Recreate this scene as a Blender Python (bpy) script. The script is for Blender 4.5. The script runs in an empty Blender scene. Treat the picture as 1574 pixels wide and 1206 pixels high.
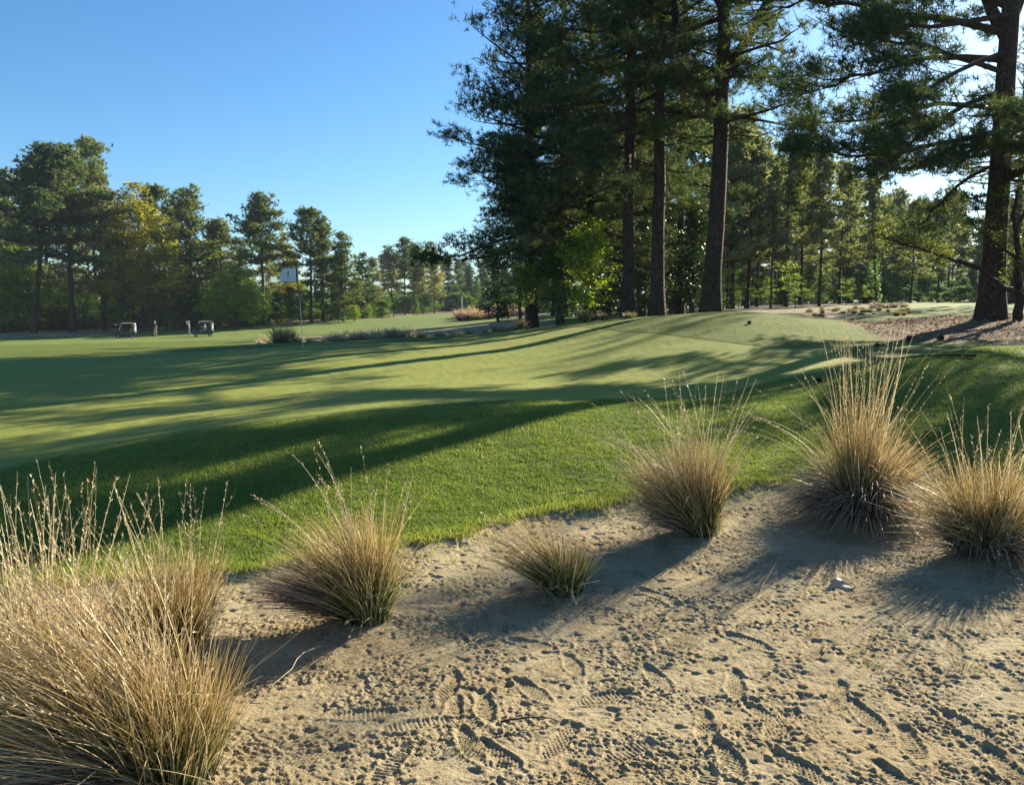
import bpy, math, random
import numpy as np
from mathutils import Vector, Matrix
R = math.radians
sc = bpy.context.scene
COL = sc.collection

# ---------------------------------------------------------------- camera, sky, sun
F = 1235.0; PITCH = R(6.3); CAMZ = 1.6
cam = bpy.data.cameras.new('camera'); co = bpy.data.objects.new('camera', cam); COL.objects.link(co)
cam.sensor_width = 36; cam.lens = 36 * F / 1574; cam.clip_start = .05; cam.clip_end = 9000
co.location = (0, 0, CAMZ); co.rotation_euler = (R(90) - PITCH, 0, 0)
sc.camera = co
SUN_AZ = R(43)      # to the right of the view direction
SUN_EL = R(22)
w = bpy.data.worlds.new('World'); sc.world = w; w.use_nodes = True
nt = w.node_tree; bg = nt.nodes['Background']
sky = nt.nodes.new('ShaderNodeTexSky'); sky.sky_type = 'NISHITA'; sky.sun_disc = False
sky.sun_elevation = SUN_EL; sky.sun_rotation = SUN_AZ
sky.air_density = 1.0; sky.dust_density = 0.6; sky.ozone_density = 4.0; sky.altitude = 200
hs = nt.nodes.new('ShaderNodeHueSaturation'); hs.inputs['Saturation'].default_value = 1.12; nt.links.new(sky.outputs[0], hs.inputs['Color'])
tm = nt.nodes.new('ShaderNodeMix'); tm.data_type = 'RGBA'; tm.blend_type = 'MULTIPLY'; tm.inputs[0].default_value = 1; tm.inputs[7].default_value = (.80, .98, 1.06, 1)
nt.links.new(hs.outputs[0], tm.inputs[6]); nt.links.new(tm.outputs[2], bg.inputs[0]); bg.inputs[1].default_value = 0.060
sl = bpy.data.lights.new('sun', 'SUN'); sl.energy = 5.0; sl.angle = R(0.5); sl.color = (1, .89, .68)
so = bpy.data.objects.new('sun', sl); COL.objects.link(so)
sdir = Vector((math.sin(SUN_AZ) * math.cos(SUN_EL), math.cos(SUN_AZ) * math.cos(SUN_EL), math.sin(SUN_EL)))
so.rotation_euler = sdir.to_track_quat('Z', 'Y').to_euler()
sc.view_settings.view_transform = 'Standard'; sc.view_settings.look = 'None'
sc.view_settings.exposure = 1.55; sc.view_settings.gamma = 1.0; sc.view_settings.use_curve_mapping = False

# ---------------------------------------------------------------- helpers
def tag(o, label=None, cat=None, group=None, kind=None):
    if label: o['label'] = label
    if cat: o['category'] = cat
    if group: o['group'] = group
    if kind: o['kind'] = kind
    return o
def empty(name, loc, rz=0, scale=1):
    o = bpy.data.objects.new(name, None); COL.objects.link(o)
    o.location = loc; o.rotation_euler = (0, 0, rz); o.scale = (scale,) * 3
    o.empty_display_size = .1
    return o
def npmesh(name, V, faces, mat=None, attrs=None, smooth=False, matidx=None):
    """faces: list of int arrays (n,3) or (n,4)"""
    V = np.asarray(V, dtype=np.float32).reshape(-1, 3)
    me = bpy.data.meshes.new(name)
    faces = [np.asarray(f, dtype=np.int32) for f in faces if len(f)]
    nl = sum(f.size for f in faces); nf = sum(len(f) for f in faces)
    me.vertices.add(len(V)); me.vertices.foreach_set('co', V.ravel())
    me.loops.add(nl); me.loops.foreach_set('vertex_index', np.concatenate([f.ravel() for f in faces]))
    me.polygons.add(nf)
    starts = []; s = 0
    for f in faces:
        k = f.shape[1]; starts.append(s + np.arange(len(f)) * k); s += f.size
    me.polygons.foreach_set('loop_start', np.concatenate(starts).astype(np.int32))
    if attrs:
        for k, a in attrs.items():
            at = me.attributes.new(k, 'FLOAT', 'POINT'); at.data.foreach_set('value', np.asarray(a, dtype=np.float32))
    me.update(calc_edges=True)
    if smooth: me.polygons.foreach_set('use_smooth', np.ones(nf, dtype=bool))
    for m in (mat if isinstance(mat, (list, tuple)) else [mat]):
        if m: me.materials.append(m)
    if matidx is not None: me.polygons.foreach_set('material_index', np.asarray(matidx, dtype=np.int32))
    return me
def link(name, me, parent=None, loc=(0, 0, 0)):
    o = bpy.data.objects.new(name, me); COL.objects.link(o); o.location = loc
    if parent: o.parent = parent
    return o
class MB:
    def __init__(s): s.V = []; s.F3 = []; s.F4 = []; s.n = 0; s.A = []
    def add(s, V, F, v=0.5):
        V = np.asarray(V, dtype=float).reshape(-1, 3)
        for f in F:
            (s.F3 if len(f) == 3 else s.F4).append([i + s.n for i in f])
        s.V.append(V); s.A.append(np.full(len(V), v)); s.n += len(V)
    def tube(s, P, rad, n=6, cap=True, v=0.5):
        P = np.asarray(P, dtype=float); m = len(P)
        rad = np.full(m, rad) if np.isscalar(rad) else np.asarray(rad)
        T = np.gradient(P, axis=0); T /= np.linalg.norm(T, axis=1)[:, None] + 1e-9
        ref = np.array([0, 0, 1.]) if abs(T[:, 2]).mean() < .8 else np.array([1., 0, 0])
        A = np.cross(T, ref); A /= np.linalg.norm(A, axis=1)[:, None] + 1e-9
        B = np.cross(T, A); an = np.arange(n) * 2 * math.pi / n
        ring = P[:, None, :] + rad[:, None, None] * (np.cos(an)[None, :, None] * A[:, None, :] + np.sin(an)[None, :, None] * B[:, None, :])
        F = []
        for i in range(m - 1):
            for j in range(n):
                k = (j + 1) % n
                F.append((i * n + j, i * n + k, (i + 1) * n + k, (i + 1) * n + j))
        V = ring.reshape(-1, 3)
        if cap:
            V = np.vstack([V, P[0], P[-1]])
            for j in range(n):
                k = (j + 1) % n
                F.append((k, j, m * n)); F.append(((m - 1) * n + j, (m - 1) * n + k, m * n + 1))
        s.add(V, F, v)
    def box(s, c, d, rot=None, taper=1.0):
        x, y, z = [a / 2 for a in d]
        V = np.array([[sx * x * (taper if sz > 0 else 1), sy * y * (taper if sz > 0 else 1), sz * z] for sz in (-1, 1) for sy in (-1, 1) for sx in (-1, 1)])
        if rot is not None: V = V @ np.array(rot.to_3x3()).T
        s.add(V + np.array(c), [(0, 2, 3, 1), (4, 5, 7, 6), (0, 1, 5, 4), (2, 6, 7, 3), (0, 4, 6, 2), (1, 3, 7, 5)])
    def prism(s, prof, y0, y1):
        n = len(prof)
        V = [(x, y0, z) for x, z in prof] + [(x, y1, z) for x, z in prof]
        F = [(i, (i + 1) % n, n + (i + 1) % n, n + i) for i in range(n)]
        V += [(sum(p[0] for p in prof) / n, y0, sum(p[1] for p in prof) / n), (sum(p[0] for p in prof) / n, y1, sum(p[1] for p in prof) / n)]
        F += [((i + 1) % n, i, 2 * n) for i in range(n)] + [(n + i, n + (i + 1) % n, 2 * n + 1) for i in range(n)]
        s.add(V, F)
    def lathe(s, prof, c=(0, 0, 0), n=20, axis='z'):
        V = []
        for r, z in prof:
            for j in range(n):
                a = j * 2 * math.pi / n
                p = (r * math.cos(a), r * math.sin(a), z)
                if axis == 'y': p = (p[0], p[2], p[1])
                V.append((p[0] + c[0], p[1] + c[1], p[2] + c[2]))
        F = [(i * n + j, i * n + (j + 1) % n, (i + 1) * n + (j + 1) % n, (i + 1) * n + j) for i in range(len(prof) - 1) for j in range(n)]
        s.add(V, F)
    def mesh(s, name, mat, smooth=False):
        return npmesh(name, np.vstack(s.V), [s.F3, s.F4], mat, {'v': np.concatenate(s.A)}, smooth)
    def build(s, name, mat, parent=None, loc=(0, 0, 0), smooth=False, bevel=0):
        o = link(name, s.mesh(name, mat, smooth), parent, loc)
        if bevel:
            b = o.modifiers.new('bevel', 'BEVEL'); b.width = bevel; b.segments = 2; b.limit_method = 'ANGLE'
        return o

# ---- materials
class NT:
    def __init__(s, name):
        s.m = bpy.data.materials.new(name); s.m.use_nodes = True; s.t = s.m.node_tree
        s.t.nodes.clear(); s.out = s.n('ShaderNodeOutputMaterial')
    def n(s, typ, **kw):
        nd = s.t.nodes.new(typ)
        for k, v in kw.items():
            if k.startswith('i_'):
                key = k[2:]; key = int(key) if key.isdigit() else key.replace('_', ' ')
                nd.inputs[key].default_value = v
            else: setattr(nd, k, v)
        return nd
    def l(s, a, b): s.t.links.new(a, b)
    def noise(s, scale, detail=4, rough=.55, vec=None, dist=0):
        nd = s.n('ShaderNodeTexNoise'); nd.inputs['Scale'].default_value = scale; nd.inputs['Detail'].default_value = detail
        nd.inputs['Roughness'].default_value = rough; nd.inputs['Distortion'].default_value = dist
        if vec is not None: s.l(vec, nd.inputs['Vector'])
        return nd.outputs['Fac']
    def ramp(s, fac, stops):
        nd = s.n('ShaderNodeValToRGB'); e = nd.color_ramp.elements
        while len(e) < len(stops): e.new(.5)
        for el, (p, c) in zip(e, stops):
            el.position = p; el.color = (*c, 1) if len(c) == 3 else c
        s.l(fac, nd.inputs[0]); return nd.outputs[0]
    def mix(s, f, a, b, mode='MIX'):
        nd = s.n('ShaderNodeMix', data_type='RGBA', blend_type=mode)
        for k, x in ((0, f), (6, a), (7, b)):
            if isinstance(x, (int, float)): nd.inputs[k].default_value = x
            elif isinstance(x, tuple): nd.inputs[k].default_value = (*x, 1)
            else: s.l(x, nd.inputs[k])
        return nd.outputs[2]
    def math(s, op, a, b=0.0, clamp=False):
        nd = s.n('ShaderNodeMath', operation=op, use_clamp=clamp)
        for k, x in ((0, a), (1, b)):
            if isinstance(x, (int, float)): nd.inputs[k].default_value = x
            else: s.l(x, nd.inputs[k])
        return nd.outputs[0]
    def attr(s, name): return s.n('ShaderNodeAttribute', attribute_name=name).outputs['Fac']
    def obj(s): return s.n('ShaderNodeTexCoord').outputs['Object']
def simple(name, col, rough=.6, spec=.3, metal=0, bump=None, var=.12, scale=6):
    t = NT(name); p = t.n('ShaderNodeBsdfPrincipled')
    ns = t.noise(scale, 4, .6, t.obj())
    c = t.mix(ns, tuple(x * (1 - var) for x in col), tuple(min(1, x * (1 + var)) for x in col))
    t.l(c, p.inputs['Base Color']); p.inputs['Roughness'].default_value = rough
    p.inputs['Specular IOR Level'].default_value = spec; p.inputs['Metallic'].default_value = metal
    if bump:
        b = t.n('ShaderNodeBump'); b.inputs['Strength'].default_value = bump[1]; b.inputs['Distance'].default_value = .02
        t.l(t.noise(bump[0], 5, .6, t.obj()), b.inputs['Height']); t.l(b.outputs[0], p.inputs['Normal'])
    t.l(p.outputs[0], t.out.inputs[0]); return t.m
def foliage(name, stops, trans=.35, rough=.55, tcol=None, spec=.25):
    """stops: colours along the per-leaf random attribute v"""
    t = NT(name)
    v = t.attr('v'); oi = t.n('ShaderNodeObjectInfo').outputs['Random']
    f = t.math('ADD', t.math('MULTIPLY', v, .8), t.math('MULTIPLY', oi, .2))
    c = t.ramp(f, stops)
    p = t.n('ShaderNodeBsdfPrincipled'); t.l(c, p.inputs['Base Color']); p.inputs['Roughness'].default_value = rough
    p.inputs['Specular IOR Level'].default_value = spec
    tr = t.n('ShaderNodeBsdfTranslucent')
    tc = t.mix(1.0, c, tcol or (1.3, 1.25, .6), 'MULTIPLY'); t.l(tc, tr.inputs[0])
    mx = t.n('ShaderNodeMixShader'); mx.inputs[0].default_value = trans
    t.l(p.outputs[0], mx.inputs[1]); t.l(tr.outputs[0], mx.inputs[2]); t.l(mx.outputs[0], t.out.inputs[0]); return t.m
def bark(name, c1, c2, c3):
    t = NT(name); ob = t.obj()
    mp = t.n('ShaderNodeMapping'); mp.inputs['Scale'].default_value = (1, 1, .28); t.l(ob, mp.inputs[0])
    vo = t.n('ShaderNodeTexVoronoi', feature='DISTANCE_TO_EDGE'); vo.inputs['Scale'].default_value = 15
    wn = t.n('ShaderNodeVectorMath', operation='ADD'); t.l(mp.outputs[0], wn.inputs[0])
    nn = t.n('ShaderNodeTexNoise'); nn.inputs['Scale'].default_value = 6; t.l(mp.outputs[0], nn.inputs['Vector'])
    sc_ = t.n('ShaderNodeVectorMath', operation='SCALE'); sc_.inputs['Scale'].default_value = .35; t.l(nn.outputs['Color'], sc_.inputs[0]); t.l(sc_.outputs[0], wn.inputs[1])
    t.l(wn.outputs[0], vo.inputs['Vector'])
    ridge = t.ramp(vo.outputs['Distance'], [(0, (0, 0, 0)), (.22, (1, 1, 1))])
    ns = t.noise(14, 5, .65, mp.outputs[0]); big = t.noise(1.2, 3, .6, ob)
    c = t.mix(ridge, c1, t.mix(ns, c2, c3)); c = t.mix(t.math('MULTIPLY', big, .5), c, t.mix(.5, c, c3))
    p = t.n('ShaderNodeBsdfPrincipled'); t.l(c, p.inputs['Base Color']); p.inputs['Roughness'].default_value = .85
    p.inputs['Specular IOR Level'].default_value = .15
    b = t.n('ShaderNodeBump'); b.inputs['Strength'].default_value = .9; b.inputs['Distance'].default_value = .05
    t.l(t.math('ADD', t.math('MULTIPLY', ridge, .7), t.math('MULTIPLY', ns, .5)), b.inputs['Height']); t.l(b.outputs[0], p.inputs['Normal'])
    t.l(p.outputs[0], t.out.inputs[0]); return t.m

M = {}
M['bark'] = bark('pine_bark', (.018, .013, .011), (.07, .048, .036), (.13, .085, .06))
M['bark_grey'] = bark('grey_bark', (.03, .026, .022), (.10, .085, .07), (.17, .15, .13))
M['needle'] = foliage('pine_needles', [(0, (.016, .040, .024)), (.35, (.035, .070, .036)), (.7, (.095, .125, .055)), (1, (.22, .21, .10))], .42, .6, spec=.1)  # wide tone spread per puff also imitates sunlit and dark clusters
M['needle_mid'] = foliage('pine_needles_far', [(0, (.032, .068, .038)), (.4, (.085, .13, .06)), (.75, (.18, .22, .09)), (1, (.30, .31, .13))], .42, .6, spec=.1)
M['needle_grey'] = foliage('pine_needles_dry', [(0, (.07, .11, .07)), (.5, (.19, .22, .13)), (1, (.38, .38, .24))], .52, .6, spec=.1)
M['leaf_fresh'] = foliage('fresh_leaves', [(0, (.08, .13, .02)), (.5, (.16, .20, .03)), (1, (.27, .29, .05))], .45, .55)
M['leaf_lime'] = foliage('spring_leaves', [(0, (.10, .19, .022)), (.5, (.22, .33, .035)), (1, (.38, .46, .06))], .55, .5)
M['leaf_green'] = foliage('broad_leaves', [(0, (.04, .10, .02)), (.5, (.10, .19, .032)), (1, (.22, .31, .06))], .52, .5)
M['leaf_olive'] = foliage('young_oak_leaves', [(0, (.15, .16, .025)), (.5, (.29, .28, .045)), (1, (.46, .42, .08))], .52, .5)
M['leaf_dark'] = foliage('glossy_leaves', [(0, (.012, .035, .012)), (.6, (.03, .065, .02)), (1, (.08, .12, .04))], .3, .5, spec=.25)

# ---------------------------------------------------------------- terrain
rs = np.random.RandomState(7)
def ray(px, py):
    u = (px - 787) / F; v = (603 - py) / F; cp, sp = math.cos(PITCH), math.sin(PITCH)
    return np.array([u, cp + v * sp, -sp + v * cp])
def at(px, py, d):
    r = ray(px, py); return np.array([0, 0, CAMZ]) + r * (d / r[1])
CTRL = [  # pixel of the photograph, depth in metres
 (0,1300,2.2),(787,1300,2.2),(1574,1300,2.15),(-500,1250,2.3),(2100,1250,2.3),
 (200,1100,3.02),(787,1100,3.0),(1400,1100,2.95),(-400,1050,3.3),(2000,1060,3.0),
 (300,960,3.95),(787,960,3.95),(1300,940,3.95),
 (-400,880,4.9),(200,880,4.9),(640,850,5.05),(1000,830,5.3),(1300,800,5.75),(1574,800,5.6),(2000,820,5.4),
 (0,800,6.0),(400,780,6.2),(800,760,6.45),(1200,735,6.7),(1574,730,6.6),
 (-500,760,7.0),(0,725,7.4),(400,700,7.6),(800,690,7.7),(1200,680,7.9),(1500,650,7.9),(1574,620,8.4),(2000,640,8.0),
 (0,670,9.5),(300,660,9.0),(500,635,9.7),(800,617,10.0),(1000,618,10.0),(1150,612,10.3),
 (-500,640,11),(0,630,12.2),(350,620,12.0),(600,606,12.3),(850,603,12.6),(1050,597,12.6),(1250,600,10.6),
 (1400,562,10.9),(1500,533,11.3),(1600,530,11.5),(1950,535,11.5),
 (1300,560,13.2),(1450,545,14.2),(1600,543,15),
 (0,585,16),(400,575,16.5),(800,570,16.3),(1050,560,15.5),(1200,548,15.5),
 (0,555,22),(300,543,23.5),(466,533,21.8),(700,530,22.5),(900,520,21.5),(1050,515,19.5),
 (-500,565,22),(150,538,28),(400,529,27),(640,519,27),(800,507,30),(900,497,28),
 (1000,487,26),(1090,480,24),(1180,486,22.5),(1260,500,21),(1340,518,19.5),
 (1450,520,19),(1574,515,19.5),(1900,510,20),
 (1090,484,29),(1200,482,30),(1350,497,27),(1525,490,24),(1574,488,24.5),(1900,480,26),
 (960,488,32),(1250,478,40),(1450,473,45),(1574,470,45),(1900,468,50),(1250,470,62),(1500,465,80),(1900,464,90),
 (800,507,36),(700,519,40),(560,522,45),(400,530,45),(150,533,50),(-500,545,50),
 (880,495,45),(800,492,60),(650,505,70),(450,515,70),(150,525,70),
 (190,518,95),(310,516,95),(0,520,95),(-500,525,95),(560,500,105),(700,488,110),(850,480,100),(1050,472,100),
 (48,511,105),(0,510,115),(290,500,125),(400,497,125),(500,492,122),(600,488,150),(700,480,180),(800,474,200),(1100,468,200),(1500,465,200),
 (0,500,180),(-500,500,180),(700,476,350),(0,480,400),(1500,467,400),(-500,480,400),(2000,467,400)]
cp_ = np.array([at(*c) for c in CTRL])
cx = np.arctan2(cp_[:, 0], cp_[:, 1]); cr = np.log(np.hypot(cp_[:, 0], cp_[:, 1])); cz = cp_[:, 2]
KX = 1.6
P2 = np.stack([cx * KX, cr], 1)
def phi(d2): return np.where(d2 > 1e-12, .5 * d2 * np.log(np.maximum(d2, 1e-12)), 0)
n_ = len(P2); D2 = ((P2[:, None] - P2[None]) ** 2).sum(-1)
A_ = np.zeros((n_ + 3, n_ + 3)); A_[:n_, :n_] = phi(D2) + np.eye(n_) * 2e-3
A_[:n_, n_] = 1; A_[:n_, n_ + 1:] = P2; A_[n_, :n_] = 1; A_[n_ + 1:, :n_] = P2.T
W_ = np.linalg.solve(A_, np.concatenate([cz, [0, 0, 0]]))
def tps(th, lr):
    th = np.clip(th, -.80, .80); lr = np.clip(lr, math.log(1.9), math.log(420))
    q = np.stack([th * KX, lr], -1).reshape(-1, 2); out = np.empty(len(q))
    for i in range(0, len(q), 60000):
        b = q[i:i + 60000]; d = ((b[:, None] - P2[None]) ** 2).sum(-1)
        out[i:i + 60000] = phi(d) @ W_[:n_] + W_[n_] + b @ W_[n_ + 1:]
    return out.reshape(np.shape(th))
def sstep(x, a, b):
    t = np.clip((x - a) / (b - a), 0, 1); return t * t * (3 - 2 * t)
def zsmooth(x, y):
    x = np.asarray(x, dtype=float); y = np.asarray(y, dtype=float)
    th = np.arctan2(x, y); r = np.hypot(x, y) + 1e-6
    z = tps(th, np.log(r))
    return z * (1 - sstep(np.abs(th), 1.1, 2.2)) + 0.0
def _h(ix, iy, s):
    h = (ix * 374761393 + iy * 668265263 + s * 1274126177) & 0xffffffff
    h = ((h ^ (h >> 13)) * 1274126177) & 0xffffffff
    return ((h ^ (h >> 16)) & 0xffff) / 65535.0
def perlin(x, y, s=0):
    ix = np.floor(x).astype(np.int64); iy = np.floor(y).astype(np.int64); fx = x - ix; fy = y - iy
    def g(a, b):
        an = _h(ix + a, iy + b, s) * 2 * math.pi
        return np.cos(an) * (fx - a) + np.sin(an) * (fy - b)
    u = fx ** 3 * (fx * (fx * 6 - 15) + 10); v = fy ** 3 * (fy * (fy * 6 - 15) + 10)
    return (g(0, 0) * (1 - u) + g(1, 0) * u) * (1 - v) + (g(0, 1) * (1 - u) + g(1, 1) * u) * v
def fbm(x, y, o=4, s=0, gain=.5):
    a = 1; t = 0
    for i in range(o):
        t = t + a * perlin(x * 2 ** i + 17.3 * i, y * 2 ** i - 9.1 * i, s + i); a *= gain
    return t
# first visible hit of a pixel ray on the smooth terrain -> world xy
def hit(px, py):
    r = ray(px, py); dd = np.exp(np.linspace(math.log(1.9), math.log(400), 1400))
    P = r[None] * (dd / r[1])[:, None]; z = CAMZ + P[:, 2] - zsmooth(P[:, 0], P[:, 1])
    k = np.argmax(z < 0)
    if z[k] >= 0: k = len(dd) - 1
    return P[k, 0], P[k, 1]
def poly_sd(X, Y, poly):
    """signed distance, positive inside"""
    P = np.array(poly); inside = np.zeros(X.shape, bool); dist = np.full(X.shape, 1e9)
    for i in range(len(P)):
        a = P[i]; b = P[(i + 1) % len(P)]; e = b - a
        t = np.clip(((X - a[0]) * e[0] + (Y - a[1]) * e[1]) / (e @ e + 1e-9), 0, 1)
        dist = np.minimum(dist, np.hypot(X - a[0] - t * e[0], Y - a[1] - t * e[1]))
        c = ((a[1] > Y) != (b[1] > Y)) & (X < (b[0] - a[0]) * (Y - a[1]) / (b[1] - a[1] + 1e-12) + a[0]); inside ^= c
    return np.where(inside, dist, -dist)
# sand edge as r(theta)
SE = [(-500,905),(0,905),(200,893),(340,880),(480,865),(620,842),(700,828),(770,806),(850,788),(950,770),(1100,752),(1200,746),(1300,752),(1400,765),(1574,780),(2000,800)]
seh = np.array([hit(*p) for p in SE]); se_t = np.arctan2(seh[:, 0], seh[:, 1]); se_r = np.hypot(seh[:, 0], seh[:, 1])
def sand_edge(x, y):
    """metres inside the near sand"""
    th = np.arctan2(x, y)
    e = np.interp(th, se_t, se_r) - np.hypot(x, y)
    return np.where(np.abs(th) > 1.8, 3, e)
GREEN = [hit(*p) for p in [(-300,790),(0,722),(200,676),(400,648),(600,625),(750,616)]] + [(1.0, 10.6), (2.6, 10.9)] + \
        [hit(*p) for p in [(1180,588),(1280,568),(1330,552),(1280,540),(1150,530),(1050,518),(960,510),(880,503),(800,510),(700,521),(560,529),(466,531.5),(300,540),(150,543),(0,548),(-300,552)]]
FARWAY = [  # mown fairways beyond the green: pixel, depth
 [at(p[0], 500, p[1])[:2] for p in [(-400,60),(0,62),(380,62),(500,80),(620,62),(760,66),(815,75),(800,105),(700,170),(600,180),(560,140),(480,116),(380,114),(250,112),(180,100),(-400,100)]],
 [at(p[0], 500, p[1])[:2] for p in [(1290,44),(1380,36),(1800,34),(2100,60),(1900,150),(1400,150),(1330,70)]]]
WASTE = [[at(p[0], 500, p[1])[:2] for p in q] for q in (
 [(-400,97),(0,97),(150,97),(190,105),(260,113),(420,116),(560,123),(640,175),(600,190),(500,140),(250,130),(-400,130)],
 [(380,38),(480,34),(640,33),(830,33),(860,40),(820,60),(620,57),(480,62),(400,52)],
 [(690,110),(820,82),(900,90),(850,140),(720,150)],
 [(1100,33),(1250,27),(1330,29),(1380,35),(1290,44),(1330,68),(1390,95),(1150,95),(1050,60)])]
STRAW = [at(p[0], 500, p[1])[:2] for p in [(1330,20.3),(1400,18.6),(1500,17.9),(1700,17.5),(2000,18),(2100,32),(1800,32),(1560,29),(1380,30),(1290,25)]]
BUNK = [at(p[0], 500, p[1])[:2] for p in [(620,35),(690,34),(735,35),(725,39),(680,40),(640,40),(615,38)]]
MOUNDS = []   # (x, y, radius, height) under the grass clumps, filled below
def clump_xy(px, py): return hit(px, py)
CL = {'A': (262, 1200), 'A2': (60, 1130), 'B': (262, 1010), 'C': (568, 955), 'D': (868, 908), 'E': (1072, 820), 'F': (1318, 792), 'G': (1512, 852)}
CLW = {k: hit(*v) for k, v in CL.items()}
for k, (x, y) in CLW.items(): MOUNDS.append((x, y, .28 if k != 'D' else .2, .05 if k != 'D' else .03))
# footprints: pixel, heading (deg from view direction, clockwise), tread kind
FP = [(1490,1105,-12,0),(1400,1130,14,1),(1330,1085,-8,0),(1545,1165,6,0),(690,1045,10,0),(745,1075,-8,0),(695,1085,4,0),(560,1085,80,1),(640,1100,70,1),(770,1150,-35,0),(1085,1108,12,0),(968,1140,60,1),(958,985,5,0),
 (1052,925,-30,0),(1010,905,-40,0),(1085,1195,20,1),(1230,1165,-30,0),(1180,1090,-20,0),(820,1050,-30,0),
 (880,1010,-10,0),(1290,1060,25,0),(480,1150,60,0),(900,1185,-20,0),(1390,1190,-10,1),(1150,975,-35,0),(690,930,30,0),(1250,990,30,1),(640,880,75,0),(1460,980,10,0),(780,905,60,0),(720,1130,-20,0),(1130,1040,15,0),(930,1060,70,1),(1010,1030,-15,0),(1200,1100,40,0),(600,1160,20,1),(1550,1030,10,0),(1120,1150,-5,0),(860,1125,30,0),(520,1040,50,0),(820,980,-60,0)]
FPW = [(*hit(a, b), R(c), k) for a, b, c, k in FP]
rp = random.Random(3)
PITS = []
for i in range(520):
    px = rp.uniform(330, 1600); py = rp.uniform(800, 1230)
    if rp.random() < .3: px = rp.uniform(600, 1250)
    x, y = hit(px, py); PITS.append((x, y, rp.uniform(.007, .018) * (1 if rp.random() > .08 else 2.2), rp.uniform(.10, .35)))
def sand_detail(X, Y):
    n1 = fbm(X * 3.1, Y * 3.1, 3, 11); n2 = fbm(X * 13, Y * 15, 4, 23, .6); n3 = fbm(X * 38, Y * 44, 3, 41, .65)
    m = sstep(fbm(X * 1.7, Y * 1.7, 3, 77), -.35, .35)
    z = n1 * .010 + (np.minimum(n2, .12)) * .0055 * (.4 + m) + (n3 * .0095 + (np.abs(fbm(X * 27, Y * 33, 4, 131, .75)) - .2) * -.011) * (.22 + .9 * sstep(fbm(X * 2.6, Y * 3.4, 4, 177), -.30, .30))
    z -= sstep(-fbm(X * 11, Y * 15, 3, 91), .28, .5) * .009
    for (fx, fy, an, kd) in FPW:
        s = (np.abs(X - fx) < .22) & (np.abs(Y - fy) < .22)
        if not s.any(): continue
        dx = X[s] - fx; dy = Y[s] - fy
        a = dx * math.sin(an) + dy * math.cos(an); b = dx * math.cos(an) - dy * math.sin(an)
        bw = b / (.046 * (1 - .22 * np.sin((a + .04) * 18) ** 2)); e = np.sqrt((a / .145) ** 2 + bw ** 2)
        e = e + .20 * perlin(dx * 22, dy * 22, int(fx * 100) & 255)
        ins = 1 - sstep(e, .75, 1.15)
        if kd == 0: tr = (np.sin(2 * math.pi * (a / .024)) * np.sin(2 * math.pi * (b / .021)))
        else: tr = np.sin(2 * math.pi * (a / .019) + 1.2 * np.cos(b * 30)) * .6
        wear = sstep(perlin(dx * 9, dy * 9, 5), -.35, .15)
        base = z[s]
        flat = -.006 + tr * .0052 * (.25 + .75 * wear) - .006 * sstep(a, .03, .13)
        z[s] = base * (1 - ins * .75) + ins * flat + .005 * np.exp(-((e - 1.14) / .16) ** 2)
    for (fx, fy, rr, dp) in PITS:
        s = (np.abs(X - fx) < 3 * rr) & (np.abs(Y - fy) < 3 * rr)
        if not s.any(): continue
        dx = X[s] - fx; dy = Y[s] - fy; q = (dx * dx * .6 + dy * dy * 1.5) / rr ** 2
        q = q * (1 + .5 * perlin(dx / rr * 1.3, dy / rr * 1.3, 9))
        z[s] += -dp * rr * np.exp(-q) + dp * .45 * rr * np.exp(-((np.sqrt(np.maximum(q, 0)) - 1.7) / .45) ** 2)
    return z
def height(X, Y, detail=True):
    X = np.asarray(X, dtype=float); Y = np.asarray(Y, dtype=float)
    z = zsmooth(X, Y); r = np.hypot(X, Y)
    sd = sand_edge(X, Y) + .17 * fbm(X * 2.2, Y * 2.2, 4, 5)
    sm = sstep(sd, -.12, .12)
    for (mx, my, mr, mh) in MOUNDS: z = z + mh * np.exp(-((X - mx) ** 2 + (Y - my) ** 2) / mr ** 2)
    z = z + .03 * fbm(X * .35, Y * .35, 3, 31) * sstep(r, 6, 20) * (1 + np.clip(r / 60, 0, 6))
    z = z - sm * .035 + .02 * np.exp(-(sd / .12) ** 2) * (r < 12)
    if detail:
        s = (sm > .001) & (r < 14)
        if s.any(): z = z.copy(); z[s] = z[s] + sm[s] * sand_detail(X[s], Y[s])
        g = (sm < .999) & (r < 40)
        if g.any(): z[g] = z[g] + (1 - sm[g]) * (.010 * fbm(X[g] * 5, Y[g] * 5, 3, 51) )
    return z
def gz(x, y): return float(height(np.array([x]), np.array([y]), False)[0])

# polar grid
rr = [.25, .6, 1.0, 1.4, 1.8, 2.1]
r = 2.2
while r < 7.4: rr.append(r); r *= 1.0019
while r < 40: rr.append(r); r *= 1.006
while r < 260: rr.append(r); r *= 1.02
while r < 1500: rr.append(r); r *= 1.22
rr = np.array(rr)
th = np.concatenate([np.linspace(-math.pi, -.86, 40)[:-1], np.linspace(-.86, -.62, 60)[:-1], np.linspace(-.62, .62, 660), np.linspace(.62, .86, 60)[1:], np.linspace(.86, math.pi, 40)[1:]])
TH, RR = np.meshgrid(th, rr); X = RR * np.sin(TH); Y = RR * np.cos(TH); Z = height(X, Y)
nr, ntc = TH.shape
idx = np.arange(nr * ntc).reshape(nr, ntc)
FQ = np.stack([idx[:-1, :-1], idx[1:, :-1], idx[1:, 1:], idx[:-1, 1:]], -1).reshape(-1, 4)[:, ::-1]
sdn = sand_edge(X, Y) + .17 * fbm(X * 2.2, Y * 2.2, 4, 5) + .05 * fbm(X * 9, Y * 9, 3, 6)
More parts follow.
